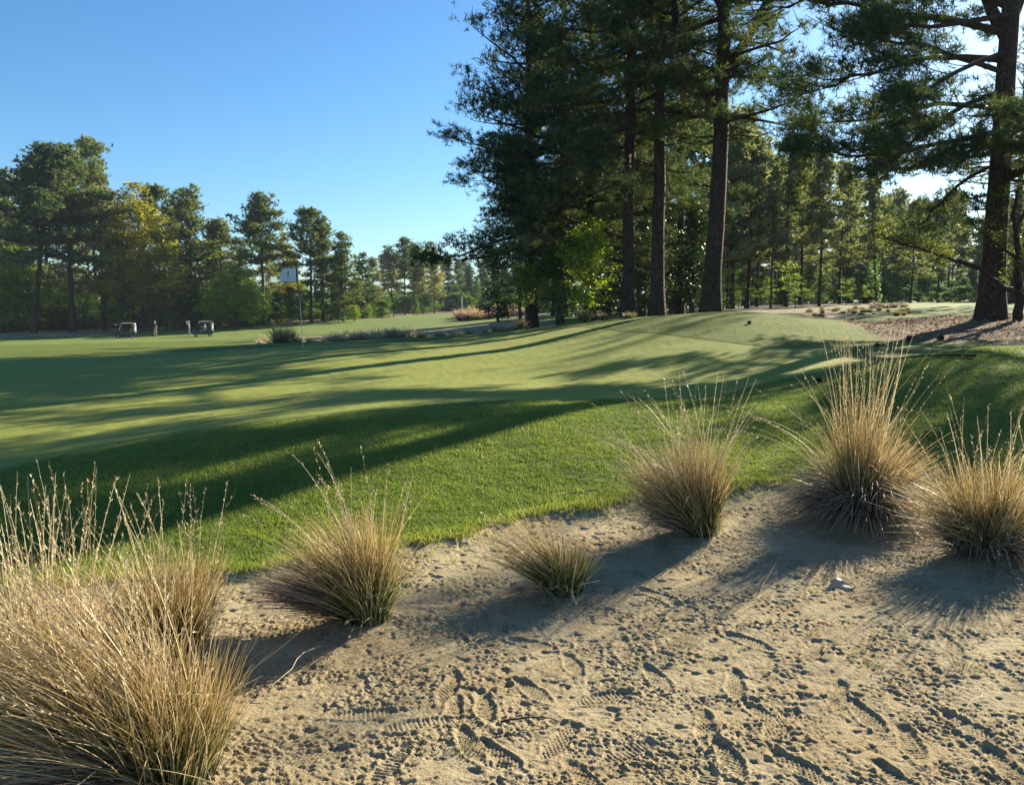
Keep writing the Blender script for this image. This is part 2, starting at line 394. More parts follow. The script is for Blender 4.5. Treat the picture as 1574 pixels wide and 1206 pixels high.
a_sand = sstep(sdn, -.14, .10) * (RR < 60)
gd = poly_sd(X, Y, GREEN); a_green = sstep(gd, -.12, .12)
a_fair = np.zeros_like(X)
for p in FARWAY: a_fair = np.maximum(a_fair, sstep(poly_sd(X, Y, p) + 1.5 * fbm(X * .1, Y * .1, 2, 8), -.8, .8))
a_waste = np.zeros_like(X)
for p in WASTE: a_waste = np.maximum(a_waste, sstep(poly_sd(X, Y, p) + 2 * fbm(X * .3, Y * .3, 3, 9), -.5, .8))
a_straw = sstep(poly_sd(X, Y, STRAW) + .9 * fbm(X * .8, Y * .8, 3, 10), -.25, .5)
a_straw = np.maximum(a_straw, sstep(RR, 112, 135) * (a_fair < .5) * (a_waste < .5))
a_bunk = sstep(poly_sd(X, Y, BUNK) + .5 * fbm(X * .8, Y * .8, 2, 12), -.1, .2)

def ground_mat():
    t = NT('course_ground'); ob = t.obj()
    sand, green, fair, waste, straw, bunk = [t.attr(k) for k in ('sand', 'green', 'fair', 'waste', 'straw', 'bunk')]
    n_s = t.noise(1.1, 4, .6, ob); n_m = t.noise(7, 4, .65, ob); n_f = t.noise(60, 4, .7, ob); n_ff = t.noise(260, 3, .7, ob); n_l = t.noise(.22, 4, .6, ob)
    # rough grass
    g = t.mix(t.ramp(n_m, [(.32, (0, 0, 0)), (.68, (1, 1, 1))]), (.085, .13, .025), (.17, .205, .04))
    g = t.mix(t.math('MULTIPLY', t.ramp(n_s, [(.45, (0, 0, 0)), (.7, (1, 1, 1))]), .55), g, (.17, .20, .035))
    g = t.mix(t.math('MULTIPLY', t.ramp(n_f, [(.5, (0, 0, 0)), (.75, (1, 1, 1))]), .5), g, (.035, .065, .014))
    g = t.mix(t.math('MULTIPLY', t.ramp(n_l, [(.55, (0, 0, 0)), (.75, (1, 1, 1))]), .35), g, (.17, .165, .06))
    # putting green
    pg = t.mix(n_s, (.175, .215, .038), (.27, .285, .048)); pg = t.mix(t.math('MULTIPLY', t.ramp(t.noise(28, 4, .75, ob), [(.45, (0, 0, 0)), (.62, (1, 1, 1))]), .35), pg, (.12, .155, .04)); pg = t.mix(t.math('MULTIPLY', n_f, .35), pg, (.13, .165, .05))
    pg = t.mix(t.math('MULTIPLY', t.ramp(n_l, [(.4, (0, 0, 0)), (.7, (1, 1, 1))]), .4), pg, (.30, .28, .055))
    fw = t.mix(n_s, (.10, .165, .035), (.17, .215, .05)); fw = t.mix(t.math('MULTIPLY', n_l, .5), fw, (.20, .22, .06))
    # sand
    sd = t.mix(t.ramp(n_m, [(.3, (0, 0, 0)), (.7, (1, 1, 1))]), (.50, .41, .24), (.68, .575, .36))
    sd = t.mix(t.math('MULTIPLY', t.ramp(n_s, [(.42, (0, 0, 0)), (.68, (1, 1, 1))]), .55), sd, (.46, .33, .165))
    sd = t.mix(t.math('MULTIPLY', t.ramp(n_ff, [(.40, (1, 1, 1)), (.56, (0, 0, 0))]), .55), sd, (.20, .14, .085))
    n_c = t.noise(22, 5, .75, ob)
    sd = t.mix(t.math('MULTIPLY', t.ramp(n_c, [(.54, (0, 0, 0)), (.66, (1, 1, 1))]), .55), sd, (.20, .13, .075))
    # waste: sandy scrub, straw: pine litter
    ws = t.mix(t.ramp(t.noise(.9, 5, .7, ob), [(.35, (0, 0, 0)), (.62, (1, 1, 1))]), (.40, .33, .24), (.16, .145, .07))
    ws = t.mix(t.math('MULTIPLY', n_m, .5), ws, (.30, .22, .13))
    st = t.mix(t.ramp(n_f, [(.35, (0, 0, 0)), (.7, (1, 1, 1))]), (.075, .047, .028), (.27, .19, .11))
    st = t.mix(t.math('MULTIPLY', n_m, .5), st, (.19, .125, .07))
    c = t.mix(fair, g, fw); c = t.mix(green, c, pg); c = t.mix(waste, c, ws); c = t.mix(bunk, c, (.62, .58, .50)); c = t.mix(straw, c, st)
    # brown thatch along the sand edge
    fr = t.math('MULTIPLY', t.ramp(sand, [(.0, (0, 0, 0)), (.30, (1, 1, 1)), (.6, (1, 1, 1)), (.85, (0, 0, 0))]), 1.0)
    c = t.mix(sand, c, sd); c = t.mix(t.math('MULTIPLY', fr, .55), c, t.mix(n_f, (.10, .075, .04), (.24, .18, .10)))
    p = t.n('ShaderNodeBsdfPrincipled'); t.l(c, p.inputs['Base Color']); p.inputs['Roughness'].default_value = .9; p.inputs['Specular IOR Level'].default_value = .12
    # bump: grain on the sand, tufty grass
    hs = t.math('ADD', t.math('MULTIPLY', n_ff, .004), t.math('ADD', t.math('MULTIPLY', n_f, .020), t.math('MULTIPLY', t.noise(130, 4, .8, ob), .011)))
    rough_k = t.math('SUBTRACT', 1.0, t.math('MAXIMUM', t.math('MULTIPLY', green, .93), t.math('MULTIPLY', fair, .75)))
    hg = t.math('MULTIPLY', t.math('ADD', t.math('MULTIPLY', n_f, .030), t.math('MULTIPLY', n_m, .055)), rough_k)
    hgt = t.n('ShaderNodeMix', data_type='FLOAT'); t.l(sand, hgt.inputs[0]); t.l(hg, hgt.inputs[2]); t.l(hs, hgt.inputs[3])
    b = t.n('ShaderNodeBump'); b.inputs['Strength'].default_value = 1; b.inputs['Distance'].default_value = 1
    t.l(hgt.outputs[0], b.inputs['Height']); t.l(b.outputs[0], p.inputs['Normal'])
    t.l(p.outputs[0], t.out.inputs[0]); return t.m
M['ground'] = ground_mat()
Vg = np.stack([X, Y, Z], -1).reshape(-1, 3)
att = {k: v.ravel() for k, v in (('sand', a_sand), ('green', a_green), ('fair', a_fair), ('waste', a_waste), ('straw', a_straw), ('bunk', a_bunk))}
fc = lambda a: a.ravel()[FQ].mean(1)
zone = np.zeros(len(FQ), int)
zone[fc(a_fair) > .5] = 1; zone[fc(a_green) > .5] = 2; zone[fc(a_waste) > .5] = 3; zone[fc(a_straw) > .5] = 4; zone[fc(a_sand) > .5] = 5
for zi, nm in enumerate(('rough_grass', 'fairway', 'putting_green', 'sandy_waste_ground', 'pine_litter_ground', 'sand')):
    f = FQ[zone == zi]; u, inv = np.unique(f, return_inverse=True)
    if not len(f): continue
    me = npmesh(nm, Vg[u], [inv.reshape(-1, 4)], M['ground'], {k: v[u] for k, v in att.items()}, True)
    tag(link(nm, me), kind='structure')

# ---------------------------------------------------------------- foliage
def rand_dirs(n, rg):
    v = rg.normal(size=(n, 3)); return v / (np.linalg.norm(v, axis=1)[:, None] + 1e-9)
def needle_puffs(C, Dr, n, ln, wd, rg, spread=.9, up=.25):
    """thin blades radiating from each twig end"""
    k = len(C) * n; c = np.repeat(C, n, 0); d = np.repeat(Dr, n, 0)
    q = d * (1 - spread) + rand_dirs(k, rg) * spread; q[:, 2] += up; q /= np.linalg.norm(q, axis=1)[:, None] + 1e-9
    s = np.cross(q, rand_dirs(k, rg)); s /= np.linalg.norm(s, axis=1)[:, None] + 1e-9
    L = ln * rg.uniform(.6, 1.15, k)[:, None]
    c = c + d * rg.uniform(-.35, .35, k)[:, None] * ln
    V = np.stack([c - s * wd / 2, c + s * wd / 2, c + q * L], 1).reshape(-1, 3)
    v = np.clip(np.repeat(rg.uniform(0, 1, len(C)), n) * .75 + rg.uniform(0, .25, k), 0, 1)
    return V, np.arange(k * 3).reshape(-1, 3), np.repeat(v, 3)
def leaf_cloud(C, n, rad, size, rg, flat=.5):
    k = len(C) * n; c = np.repeat(C, n, 0); o = rg.normal(size=(k, 3)) * rad * .6; o[:, 2] *= flat; c = c + o
    nrm = rand_dirs(k, rg); nrm[:, 2] += np.sign(nrm[:, 2]) * .5
    a = np.cross(nrm, rand_dirs(k, rg)); a /= np.linalg.norm(a, axis=1)[:, None] + 1e-9
    b = np.cross(nrm, a); b /= np.linalg.norm(b, axis=1)[:, None] + 1e-9
    s = size * rg.uniform(.6, 1.3, k)[:, None]
    V = np.stack([c - a * s, c + b * s * .55, c + a * s, c - b * s * .55], 1).reshape(-1, 3)
    v = np.clip(np.repeat(rg.uniform(0, 1, len(C)), n) * .7 + rg.uniform(0, .3, k), 0, 1)
    return V, np.arange(k * 4).reshape(-1, 4), np.repeat(v, 4)

def grow(seed, H, r0, cs, prof, nl, lean=(0, 0), bend=0, asym=None, elev=(0, 45), droop=25, uptip=25, spacing=.3, subk=2.0, sublen=.42, forks=(), top=1.0, tube_n=10, stubs=0, wob=.02, zigzag=.12, reject=None, boughs=()):
    """trunk with limbs; returns MB of wood and twig points/directions"""
    rn = random.Random(seed); wood = MB(); tw = []; td = []
    def trunkpath(H, x0, lean, n=16, w=wob, z0=0):
        P = []; ox = oy = 0
        for i in range(n + 1):
            t = i / n
            ox += rn.uniform(-w, w) * H / n * 2.2; oy += rn.uniform(-w, w) * H / n * 2.2
            P.append((x0[0] + lean[0] * (t ** (1 + bend)) + ox, x0[1] + lean[1] * (t ** (1 + bend)) + oy, z0 + t * H))
        return np.array(P)
    P = trunkpath(H, (0, 0), lean); n = len(P)
    P[0, 2] -= .5
    t = np.linspace(0, 1, n); rad = r0 * (1 - t) ** .75 * .93 + r0 * .07 + r0 * .75 * np.exp(-t * H / .45) * (t * H < 3)
    P = np.vstack([P[0], P[0] * .4 + P[1] * .6 if False else P[0] + (P[1] - P[0]) * .35, P[0] + (P[1] - P[0]) * .65, P[1:]])
    rad = np.concatenate([[r0 * 1.75, r0 * 1.35, r0 * 1.12], rad[1:]])
    wood.tube(P, rad, tube_n)
    stems = [(P, H, cs, top, rad)]
    for (fh, az, el, fl) in forks:
        b = np.array([np.interp(fh, P[:, 2], P[:, i]) for i in range(3)]); rb = np.interp(fh, P[:, 2], rad) * .7
        Q = []; 
        for i in range(9):
            s = i / 8; e = R(el + (82 - el) * min(1, s * 1.3))
            if i == 0: p = b.copy()
            else: p = p + np.array([math.sin(az) * math.cos(e), math.cos(az) * math.cos(e), math.sin(e)]) * fl / 8 + np.array([rn.uniform(-.1, .1), rn.uniform(-.1, .1), 0])
            Q.append(p)
        Q = np.array(Q); rq = np.linspace(rb, .05, 9); wood.tube(Q, rq, 8)
        stems.append((Q, fl, .25, 1, rq))
    def twig_out(Q, D, k, L):
        ns = max(2, int(L * subk))
        for q in range(ns):
            s = .15 + .85 * (q + rn.random()) / ns; fi = s * (k - 1); j = min(k - 2, int(fi)); f = fi - j
            b2 = Q[j] * (1 - f) + Q[j + 1] * f; a2, e2 = D[min(j, len(D) - 1)]
            a2 += rn.choice((-1, 1)) * R(rn.uniform(25, 75)) * (1 - .5 * s); e2 += rn.uniform(-5, 35)
            L2 = sublen * L * (1.05 - .65 * s) * rn.uniform(.5, 1.2); L2 = max(.25, min(L2, 2.2))
            m = max(2, int(L2 / spacing) + 1); pp = b2.copy(); S = [pp]; tw0 = len(tw)
            for u in range(m):
                a2 += rn.uniform(-.25, .25); e2 += rn.uniform(-10, 14); e_ = R(e2)
                d = np.array([math.cos(a2) * math.cos(e_), math.sin(a2) * math.cos(e_), math.sin(e_)]); pp = pp + d * (L2 / m); S.append(pp)
                if (u + 1) / m > .25: tw.append(pp + np.array([rn.uniform(-.5, .5), rn.uniform(-.5, .5), rn.uniform(-.3, .3)]) * spacing * .7); td.append(d)
            if reject and reject(S[-1]): del tw[tw0:], td[tw0:]; continue
            wood.tube(S, np.linspace(.016, .006, len(S)) * (1 + spacing), 3, cap=False)
        tw.append(Q[-1]); td.append(Q[-1] - Q[-2])
    for bq in boughs:                     # boughs drawn point by point
        bq = np.array(bq, dtype=float); bq[0] = [np.interp(bq[0][2], P[:, 2], P[:, i]) for i in range(3)]; k = len(bq) * 3 - 2; u = np.linspace(0, len(bq) - 1, k)
        Q = np.stack([np.interp(u, np.arange(len(bq)), bq[:, i]) for i in range(3)], 1) + np.array([[rn.uniform(-.07, .07) for _ in range(3)] for _ in range(k)])
        dd = np.diff(Q, axis=0); L = np.linalg.norm(dd, axis=1).sum(); D = [(math.atan2(v[1], v[0]), math.degrees(math.asin(v[2] / (np.linalg.norm(v) + 1e-9)))) for v in dd]
        wood.tube(Q, np.linspace(.025 + .010 * L, .012, k), 6, cap=False); twig_out(Q, D, k, L)
    for si, (SP, SH, scs, stop, srad) in enumerate(stems):
        nn = nl if si == 0 else max(6, nl // 4); z0, z1 = SP[0, 2] if si else 0, SP[-1, 2]
        az = rn.uniform(0, 6.28)
        for i in range(nn + stubs * (si == 0)):
            stub = i >= nn
            tt = scs + (stop - scs) * ((i + rn.random()) / nn) ** .9 if not stub else rn.uniform(.25, scs)
            z = z0 + tt * (z1 - z0); az += 2.4 + rn.uniform(-.5, .5)
            b = np.array([np.interp(z, SP[:, 2], SP[:, k]) for k in range(3)])
            gt = z / H
            L = prof(gt) * rn.uniform(.65, 1.15) * (.75 if si else 1)
            if asym: L *= asym(az, gt)
            if stub: L = rn.uniform(.3, 1.6)
            if L < .25: continue
            k = max(5, min(9, int(L * 1.5) + 3)); e0 = elev[0] + (elev[1] - elev[0]) * max(0, (gt - cs) / (1 - cs + 1e-6)) + rn.uniform(-12, 12)
            Q = [b]; p = b.copy(); a = az; step = L / (k - 1)
            D = []
            for j in range(1, k):
                s = j / (k - 1); e = e0 - droop * math.sin(s * 1.9) * (1 - .6 * gt) + uptip * s * s
                a += rn.uniform(-zigzag, zigzag) * 2; e += rn.uniform(-8, 8); e_ = R(e)
                d = np.array([math.sin(a) * math.cos(e_), math.cos(a) * math.cos(e_), math.sin(e_)]); p = p + d * step; Q.append(p); D.append((a, e))
            if reject and not stub and reject(Q[-1]): continue
            Q = np.array(Q); rl = min(np.interp(z, SP[:, 2], srad) * .5, .018 + .017 * L)
            wood.tube(Q, np.linspace(rl, .012, k), 5 if L > 2 else 4, cap=False)
            if stub: continue
            twig_out(Q, D, k, L)
    td = np.array(td); td /= np.linalg.norm(td, axis=1)[:, None] + 1e-9
    return wood, np.array(tw), td

def tree_meshes(seed, needles=18, nlen=.22, nwid=.016, mat='needle', barkm='bark', leaf=None, mult=1, blob=None, **kw):
    wood, C, D = grow(seed, **kw); rg = np.random.RandomState(seed)
    if blob:          # tufted crowns: rounded clumps with gaps between them
        kp = rg.uniform(0, 1, len(C)) < blob[0]; C = np.repeat(C[kp], blob[1], 0); D = np.repeat(D[kp], blob[1], 0)
        o = rg.normal(size=C.shape); C = C + o * (blob[2], blob[2], blob[2] * .45)
    elif mult > 1:
        jit = kw['spacing'] * 1.0
        C = np.vstack([C] + [C + rg.normal(size=C.shape) * (jit, jit, jit * .28) for _ in range(mult - 1)]); D = np.vstack([D] * mult)
    if leaf: V, Fc, v = leaf_cloud(C, leaf[0], leaf[1], leaf[2], rg, leaf[3] if len(leaf) > 3 else .5)
    else: V, Fc, v = needle_puffs(C, D, needles, nlen, nwid, rg)
    return wood.mesh('trunk', M[barkm], True), npmesh('crown', V, [Fc], M[mat], {'v': v})
def put_tree(name, ms, x, y, label, group=None, rz=0, s=1.0, cat='tree', z=None, sz=None):
    o = empty(name, (x, y, (gz(x, y) if z is None else z)), rz, s)
    if sz: o.scale = (s, s, sz)
    tag(o, label, cat, group)
    link('trunk', ms[0], o); link('crown', ms[1], o); return o
def pxx(px, d): return (px - 787) / F * d * 1.0   # lateral metres for a pixel column at eye level

# ---- the near pines, each grown for its own place
def P_cone(rb, rt, lo=.05):
    return lambda t: (rb + (rt - rb) * t) if t > lo else rb * .7
nearl = dict(reject=lambda p: p[2] > 14.5 and math.sin((.73 * p[0] - .68 * p[1]) * 3.0) > -.1, needles=12, nlen=.25, nwid=.030, spacing=.36, blob=(.28, 20, .32), sublen=.58)  # crown tops gapped in strips along the sun to let light streaks through
band = lambda p: p[2] > 12.6 and math.sin((.73 * p[0] - .68 * p[1]) * 3.0) > -.1  # cuts upper foliage in sunward strips, shaped for light streaks on the green
near = dict(reject=band, needles=13, nlen=.25, nwid=.027, spacing=.34, blob=(.26, 17, .30))
# (photo column, depth, height, r0, crown start, limb length low/high, limbs, seed, asym, label, lean)
toleft = lambda k: (lambda a, t: 1 + k * max(0, -math.cos(a)) - .25 * max(0, math.cos(a)))
ms = tree_meshes(11, H=21, r0=.24, cs=.12, prof=P_cone(5.2, 1.6), nl=125, elev=(-4, 40), droop=24, uptip=20, subk=2.6, asym=toleft(.25), **nearl)
put_tree('pine_tree', ms, pxx(905, 35), 35, 'full dark green pine branched almost to the ground, left of the row of thick trunks', 'pines behind the putting green', z=gz(pxx(905, 35), 35))
ms = tree_meshes(12, H=17, r0=.27, cs=.16, prof=P_cone(4.3, 1.2), nl=100, elev=(0, 38), droop=25, uptip=22, subk=2.6, asym=toleft(.35), **nearl)
put_tree('pine_tree', ms, pxx(817, 36), 36, 'pine with short bare trunk standing alone at left end of the big clump', 'pines behind the putting green')
ms = tree_meshes(13, H=24, r0=.25, cs=.22, prof=P_cone(4.6, 2.2), nl=80, elev=(-5, 40), droop=25, uptip=20, subk=2.4, asym=toleft(.2), stubs=6, **near)
put_tree('pine_tree', ms, pxx(966, 30.5), 30.5, 'thick dark pine trunk, leftmost of the three stout trunks behind the mound', 'pines behind the putting green')
ms = tree_meshes(14, H=25, r0=.25, cs=.25, prof=P_cone(4.4, 2.4), nl=76, elev=(-5, 40), droop=25, uptip=20, subk=2.4, stubs=5, **near)
put_tree('pine_tree', ms, pxx(1011, 29.5), 29.5, 'straight reddish brown pine trunk, middle of the three stout trunks behind the mound', 'pines behind the putting green')
ms = tree_meshes(15, H=25, r0=.31, cs=.24, prof=P_cone(4.8, 2.6), nl=70, elev=(8, 45), droop=22, uptip=20, subk=2.2, stubs=8, forks=((8.4, 1.3, 35, 7), (10.5, 1.9, 40, 6), (7.0, -1.7, 30, 5)), zigzag=.2, **near)
put_tree('pine_tree', ms, pxx(1087, 28.5), 28.5, 'thickest pine of the clump right behind the grassy mound, with curved limbs', 'pines behind the putting green')
ms = tree_meshes(16, H=20, r0=.17, cs=.22, prof=P_cone(3.4, 1.2), nl=50, elev=(0, 40), droop=22, uptip=20, subk=2.4, **near)
put_tree('pine_tree', ms, pxx(1045, 36), 36, 'slimmer pine standing back between the two thickest trunks', 'pines behind the putting green')
put_tree('pine_tree', ms, pxx(860, 40), 40, 'slim pine behind the lime green sapling', 'pines behind the putting green', rz=2)
put_tree('pine_tree', ms, pxx(985, 42), 42, 'thin pine trunk seen between the two left stout trunks', 'pines behind the putting green', rz=4, s=1.1)
# the big pine at the right
def right_asym(a, t):  # limbs shortened on the side that would shade the sand
    c = .73 * math.cos(a) - .68 * math.sin(a)
    return max(.22, min(1.1, 1.1 - (c + .1) * 1.9)) * (1.0 + .5 * max(0, -math.cos(a)) * (t < .55))
bx, by = 14.25, 24.0; bz = gz(bx, by)
BG = [[(1505, 95, 24), (1450, 88, 23.6), (1390, 100, 23), (1310, 118, 22.4), (1232, 150, 22)], [(1500, 205, 24), (1440, 222, 23.4), (1370, 240, 23), (1300, 236, 22.4), (1245, 228, 22)],
      [(1500, 50, 24), (1420, 25, 23.5), (1330, 10, 23), (1240, 0, 22.5), (1160, 20, 22)], [(1508, 140, 24), (1455, 175, 23.2), (1400, 225, 22.4), (1335, 272, 21.8)], [(1505, 250, 24), (1470, 285, 23.6), (1435, 325, 23.2), (1410, 352, 23)],
      [(1500, 115, 24), (1430, 70, 24), (1350, 62, 24), (1265, 40, 24)], [(1500, 170, 24), (1440, 160, 24.6), (1370, 175, 25), (1290, 190, 25.4), (1225, 180, 25.6)], [(1505, 10, 24), (1440, -30, 24), (1360, -50, 24), (1270, -40, 23.6), (1190, -20, 23)],
      [(1530, 215, 24), (1580, 190, 24), (1640, 185, 24)], [(1510, 230, 24), (1460, 250, 25), (1400, 262, 26), (1350, 255, 26.5)], [(1500, 80, 24), (1470, 110, 22.5), (1430, 140, 21.6), (1390, 150, 21)], [(1510, 20, 24), (1450, 40, 22.6), (1390, 40, 21.8), (1320, 60, 21.2)]]
BG = [[at(*q) - np.array([bx, by, bz]) for q in g] for g in BG]
ms = tree_meshes(21, boughs=BG, H=22, r0=.34, cs=.17, top=.66, prof=lambda t: 5.2 if t < .5 else 5.2 - (t - .5) * 9, nl=40, elev=(14, 40), droop=38, uptip=26, subk=2.6, asym=right_asym, stubs=4,
    forks=((7.9, -1.0, 62, 8), (8.3, .85, 62, 8), (8.8, .6, 70, 7)), wob=.006, zigzag=.12, reject=lambda p: (p[2] > 5.0 and -2.0 < .73 * p[0] - .68 * p[1] and math.sin((.73 * p[0] - .68 * p[1]) * 2.6 + 1.6) > .4) or (p[2] > 6.2 and .73 * p[0] - .68 * p[1] > -.3) or p[2] > 7.2 and .73 * p[0] - .68 * p[1] > -.1 + max(0, 3.0 - (p[2] - 7.2) * 1.8), needles=16, nlen=.25, nwid=.021, spacing=.30, blob=(.42, 17, .27))  # reject clears foliage in sunward strips so light bands reach sand and grass
put_tree('pine_tree', ms, 14.25, 24, 'massive forked pine at right rising out of the pine litter, sweeping boughs to its left', 'large pines on the right')
# pines further right whose boughs and shadows reach into the picture
ms2 = tree_meshes(22, H=17, r0=.27, cs=.35, prof=P_cone(4.6, 1.2), nl=40, elev=(0, 40), droop=25, uptip=22, subk=2.0, needles=16, nlen=.24, nwid=.022, spacing=.34)
ms3 = tree_meshes(23, H=9.5, r0=.15, cs=.25, prof=P_cone(2.9, .8), nl=34, elev=(0, 40), droop=20, uptip=22, subk=2.2, needles=16, nlen=.22, nwid=.02, spacing=.34)
SIDE = [(ms2, 27, 46, 1.7, .8), (ms2, 31.5, 50, .6, 1.0), (ms2, 36, 44, 2.2, .9), (ms2, 36, 58, 3.3, 1.1), (ms3, 20.5, 26.5, 1.2, 1.15), (ms3, 30, 45, 3, 1.0)]
for (mm, x, y, rz, s) in SIDE:
    put_tree('pine_tree', mm, x, y, 'pine just beyond the right edge of the view', 'pines beyond the right edge', rz=rz, s=s)

# ---- broadleaf saplings by the clump
ms = tree_meshes(31, mat='leaf_lime', barkm='bark_grey', leaf=(9, .20, .055, .5), H=3.5, r0=.045, cs=.10, prof=lambda t: 1.3 * (1 - (t - .45) ** 2 * 1.8), nl=34, elev=(15, 50), droop=5, uptip=5, spacing=.16, subk=7, sublen=.5, tube_n=6)
put_tree('broadleaf_sapling', ms, pxx(908, 31.5), 31.5, 'bright lime green sapling glowing in the sun before the dark pines', 'young broadleaf trees')
ms = tree_meshes(32, mat='leaf_lime', barkm='bark_grey', leaf=(8, .20, .055, .4), H=2.3, r0=.035, cs=.35, prof=lambda t: 1.05 * (1 - (t - .6) ** 2 * 1.8), nl=22, elev=(15, 50), droop=5, uptip=5, spacing=.18, subk=6, sublen=.5, tube_n=6)
put_tree('broadleaf_sapling', ms, pxx(808, 34.5), 34.5, 'small lime green sapling beside the lone short trunk', 'young broadleaf trees')
ms = tree_meshes(33, mat='leaf_green', barkm='bark_grey', leaf=(9, .22, .055, .5), H=3.2, r0=.05, cs=.1, prof=lambda t: 1.3 * (1 - (t - .5) ** 2 * 1.8), nl=34, elev=(15, 50), droop=5, uptip=5, spacing=.17, subk=6, sublen=.5, tube_n=6)
put_tree('broadleaf_sapling', ms, pxx(862, 33.5), 33.5, 'mid green bushy sapling between the two lime green ones', 'young broadleaf trees')
ms_dark = tree_meshes(34, mat='leaf_dark', barkm='bark_grey', leaf=(7, .32, .10, .8), H=4.2, r0=.08, cs=.05, prof=lambda t: 1.7 * (1 - t * .8), nl=44, elev=(10, 50), droop=5, uptip=5, spacing=.25, subk=5, sublen=.5, tube_n=6)
for (px, d, s, lb) in ((1062, 34, 1.0, 'glossy dark evergreen bush between the two right stout trunks'), (990, 38, 1.0, 'glossy dark evergreen bush behind the middle stout trunk'), (935, 38, .9, 'dark evergreen bush right of the lime sapling'), (1030, 44, 1.2, 'dark evergreen bush deep in the shade behind the trunks'), (765, 62, 1.1, 'dark bush at the far left foot of the pine clump')):
    put_tree('evergreen_bush', ms_dark, pxx(px, d), d, lb, 'evergreen bushes under the pines', rz=px, s=s, cat='bush')
# small tree at the right edge with a long curved bough to the left
wood = MB(); C = []; D = []
rn = random.Random(5)
tx, ty = pxx(1566, 23), 23.0; tz = gz(tx, ty)
def pl(pts, r0, r1, n=7):
    pts = [np.array(at(px, py, d)) - np.array([tx, ty, tz]) for px, py, d in pts]
    Q = []
    for i in range(len(pts) - 1):
        for k in range(4): Q.append(pts[i] * (1 - k / 4) + pts[i + 1] * k / 4 + np.array([rn.uniform(-.02, .02) for _ in range(3)]))
    Q.append(pts[-1]); wood.tube(Q, np.linspace(r0, r1, len(Q)), n); return Q
main = pl([(1563, 500, 23), (1568, 462, 23), (1566, 400, 23), (1558, 330, 23), (1566, 285, 23)], .15, .03)
b1 = pl([(1566, 450, 23), (1540, 440, 22.9), (1505, 412, 22.7), (1465, 400, 22.4), (1435, 388, 22), (1400, 378, 21.7), (1360, 366, 21.5)], .09, .015)
b2 = pl([(1566, 400, 23), (1540, 380, 22.6), (1500, 350, 22.3), (1490, 335, 22)], .05, .01)
b3 = pl([(1562, 350, 23), (1590, 300, 23), (1620, 260, 23)], .05, .01)
b4 = pl([(1566, 420, 23), (1600, 370, 23.4), (1640, 340, 23.6)], .06, .01)
def twigs(Q, lo, n, up, L):
    for i in range(n):
        q = Q[int(len(Q) * rn.uniform(lo, .999))]; a = rn.uniform(0, 6.28); e = R(rn.uniform(*up)); l = L * rn.uniform(.4, 1)
        d = np.array([math.cos(a) * math.cos(e), math.sin(a) * math.cos(e), math.sin(e)]); S = [q, q + d * l * .5, q + d * l + np.array([0, 0, .04])]
        wood.tube(S, [.012, .008, .004], 3, cap=False)
        for k in range(5): C.append(q + d * l * rn.uniform(.35, 1.05) + np.array([rn.uniform(-.1, .1) for _ in range(3)]))
twigs(b1, .45, 42, (0, 45), .85); twigs(main, .3, 18, (0, 50), .9); twigs(b2, .3, 16, (10, 50), .6); twigs(b3, .2, 14, (0, 60), .9); twigs(b4, .1, 24, (-10, 50), .9); twigs(b1, .02, 12, (30, 70), .7)
V, Fc, v = leaf_cloud(np.array(C), 9, .17, .034, np.random.RandomState(2), .4)
o = empty('broadleaf_tree', (tx, ty, tz)); tag(o, 'small dark stemmed tree at right edge, one long curved bough with fresh yellow green leaves', 'tree', 'young broadleaf trees')
link('trunk', wood.mesh('trunk', M['bark'], True), o); link('crown', npmesh('crown', V, [Fc], M['leaf_fresh'], {'v': v}), o)

# ---- distant kinds (meshes shared by copies)
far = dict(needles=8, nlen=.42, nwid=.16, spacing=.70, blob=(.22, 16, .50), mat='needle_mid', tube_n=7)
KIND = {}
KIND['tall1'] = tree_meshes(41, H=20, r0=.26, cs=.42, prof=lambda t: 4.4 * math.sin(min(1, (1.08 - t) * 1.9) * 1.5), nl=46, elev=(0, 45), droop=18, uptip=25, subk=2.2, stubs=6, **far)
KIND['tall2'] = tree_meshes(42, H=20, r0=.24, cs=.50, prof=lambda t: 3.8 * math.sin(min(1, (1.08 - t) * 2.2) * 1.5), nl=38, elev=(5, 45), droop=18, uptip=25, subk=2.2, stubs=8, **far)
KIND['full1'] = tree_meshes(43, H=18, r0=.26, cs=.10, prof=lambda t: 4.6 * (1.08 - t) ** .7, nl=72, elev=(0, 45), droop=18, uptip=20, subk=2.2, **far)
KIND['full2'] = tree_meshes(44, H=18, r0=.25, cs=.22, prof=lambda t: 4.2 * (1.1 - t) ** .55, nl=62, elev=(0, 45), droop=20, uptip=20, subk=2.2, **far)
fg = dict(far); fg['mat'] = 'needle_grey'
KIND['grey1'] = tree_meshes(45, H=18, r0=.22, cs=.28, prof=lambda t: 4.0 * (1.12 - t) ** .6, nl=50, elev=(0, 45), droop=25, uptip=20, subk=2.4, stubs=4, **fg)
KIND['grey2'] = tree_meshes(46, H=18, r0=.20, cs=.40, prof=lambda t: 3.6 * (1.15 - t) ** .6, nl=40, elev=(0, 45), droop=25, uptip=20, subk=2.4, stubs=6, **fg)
KIND['oak'] = tree_meshes(47, mat='leaf_olive', barkm='bark_grey', leaf=(9, .45, .16, .45), blob=(.35, 6, .55), H=15, r0=.2, cs=.22, prof=lambda t: 4.0 * (1.05 - t) ** .5, nl=40, elev=(20, 60), droop=0, uptip=10, spacing=.7, subk=2.4, sublen=.5, tube_n=6)
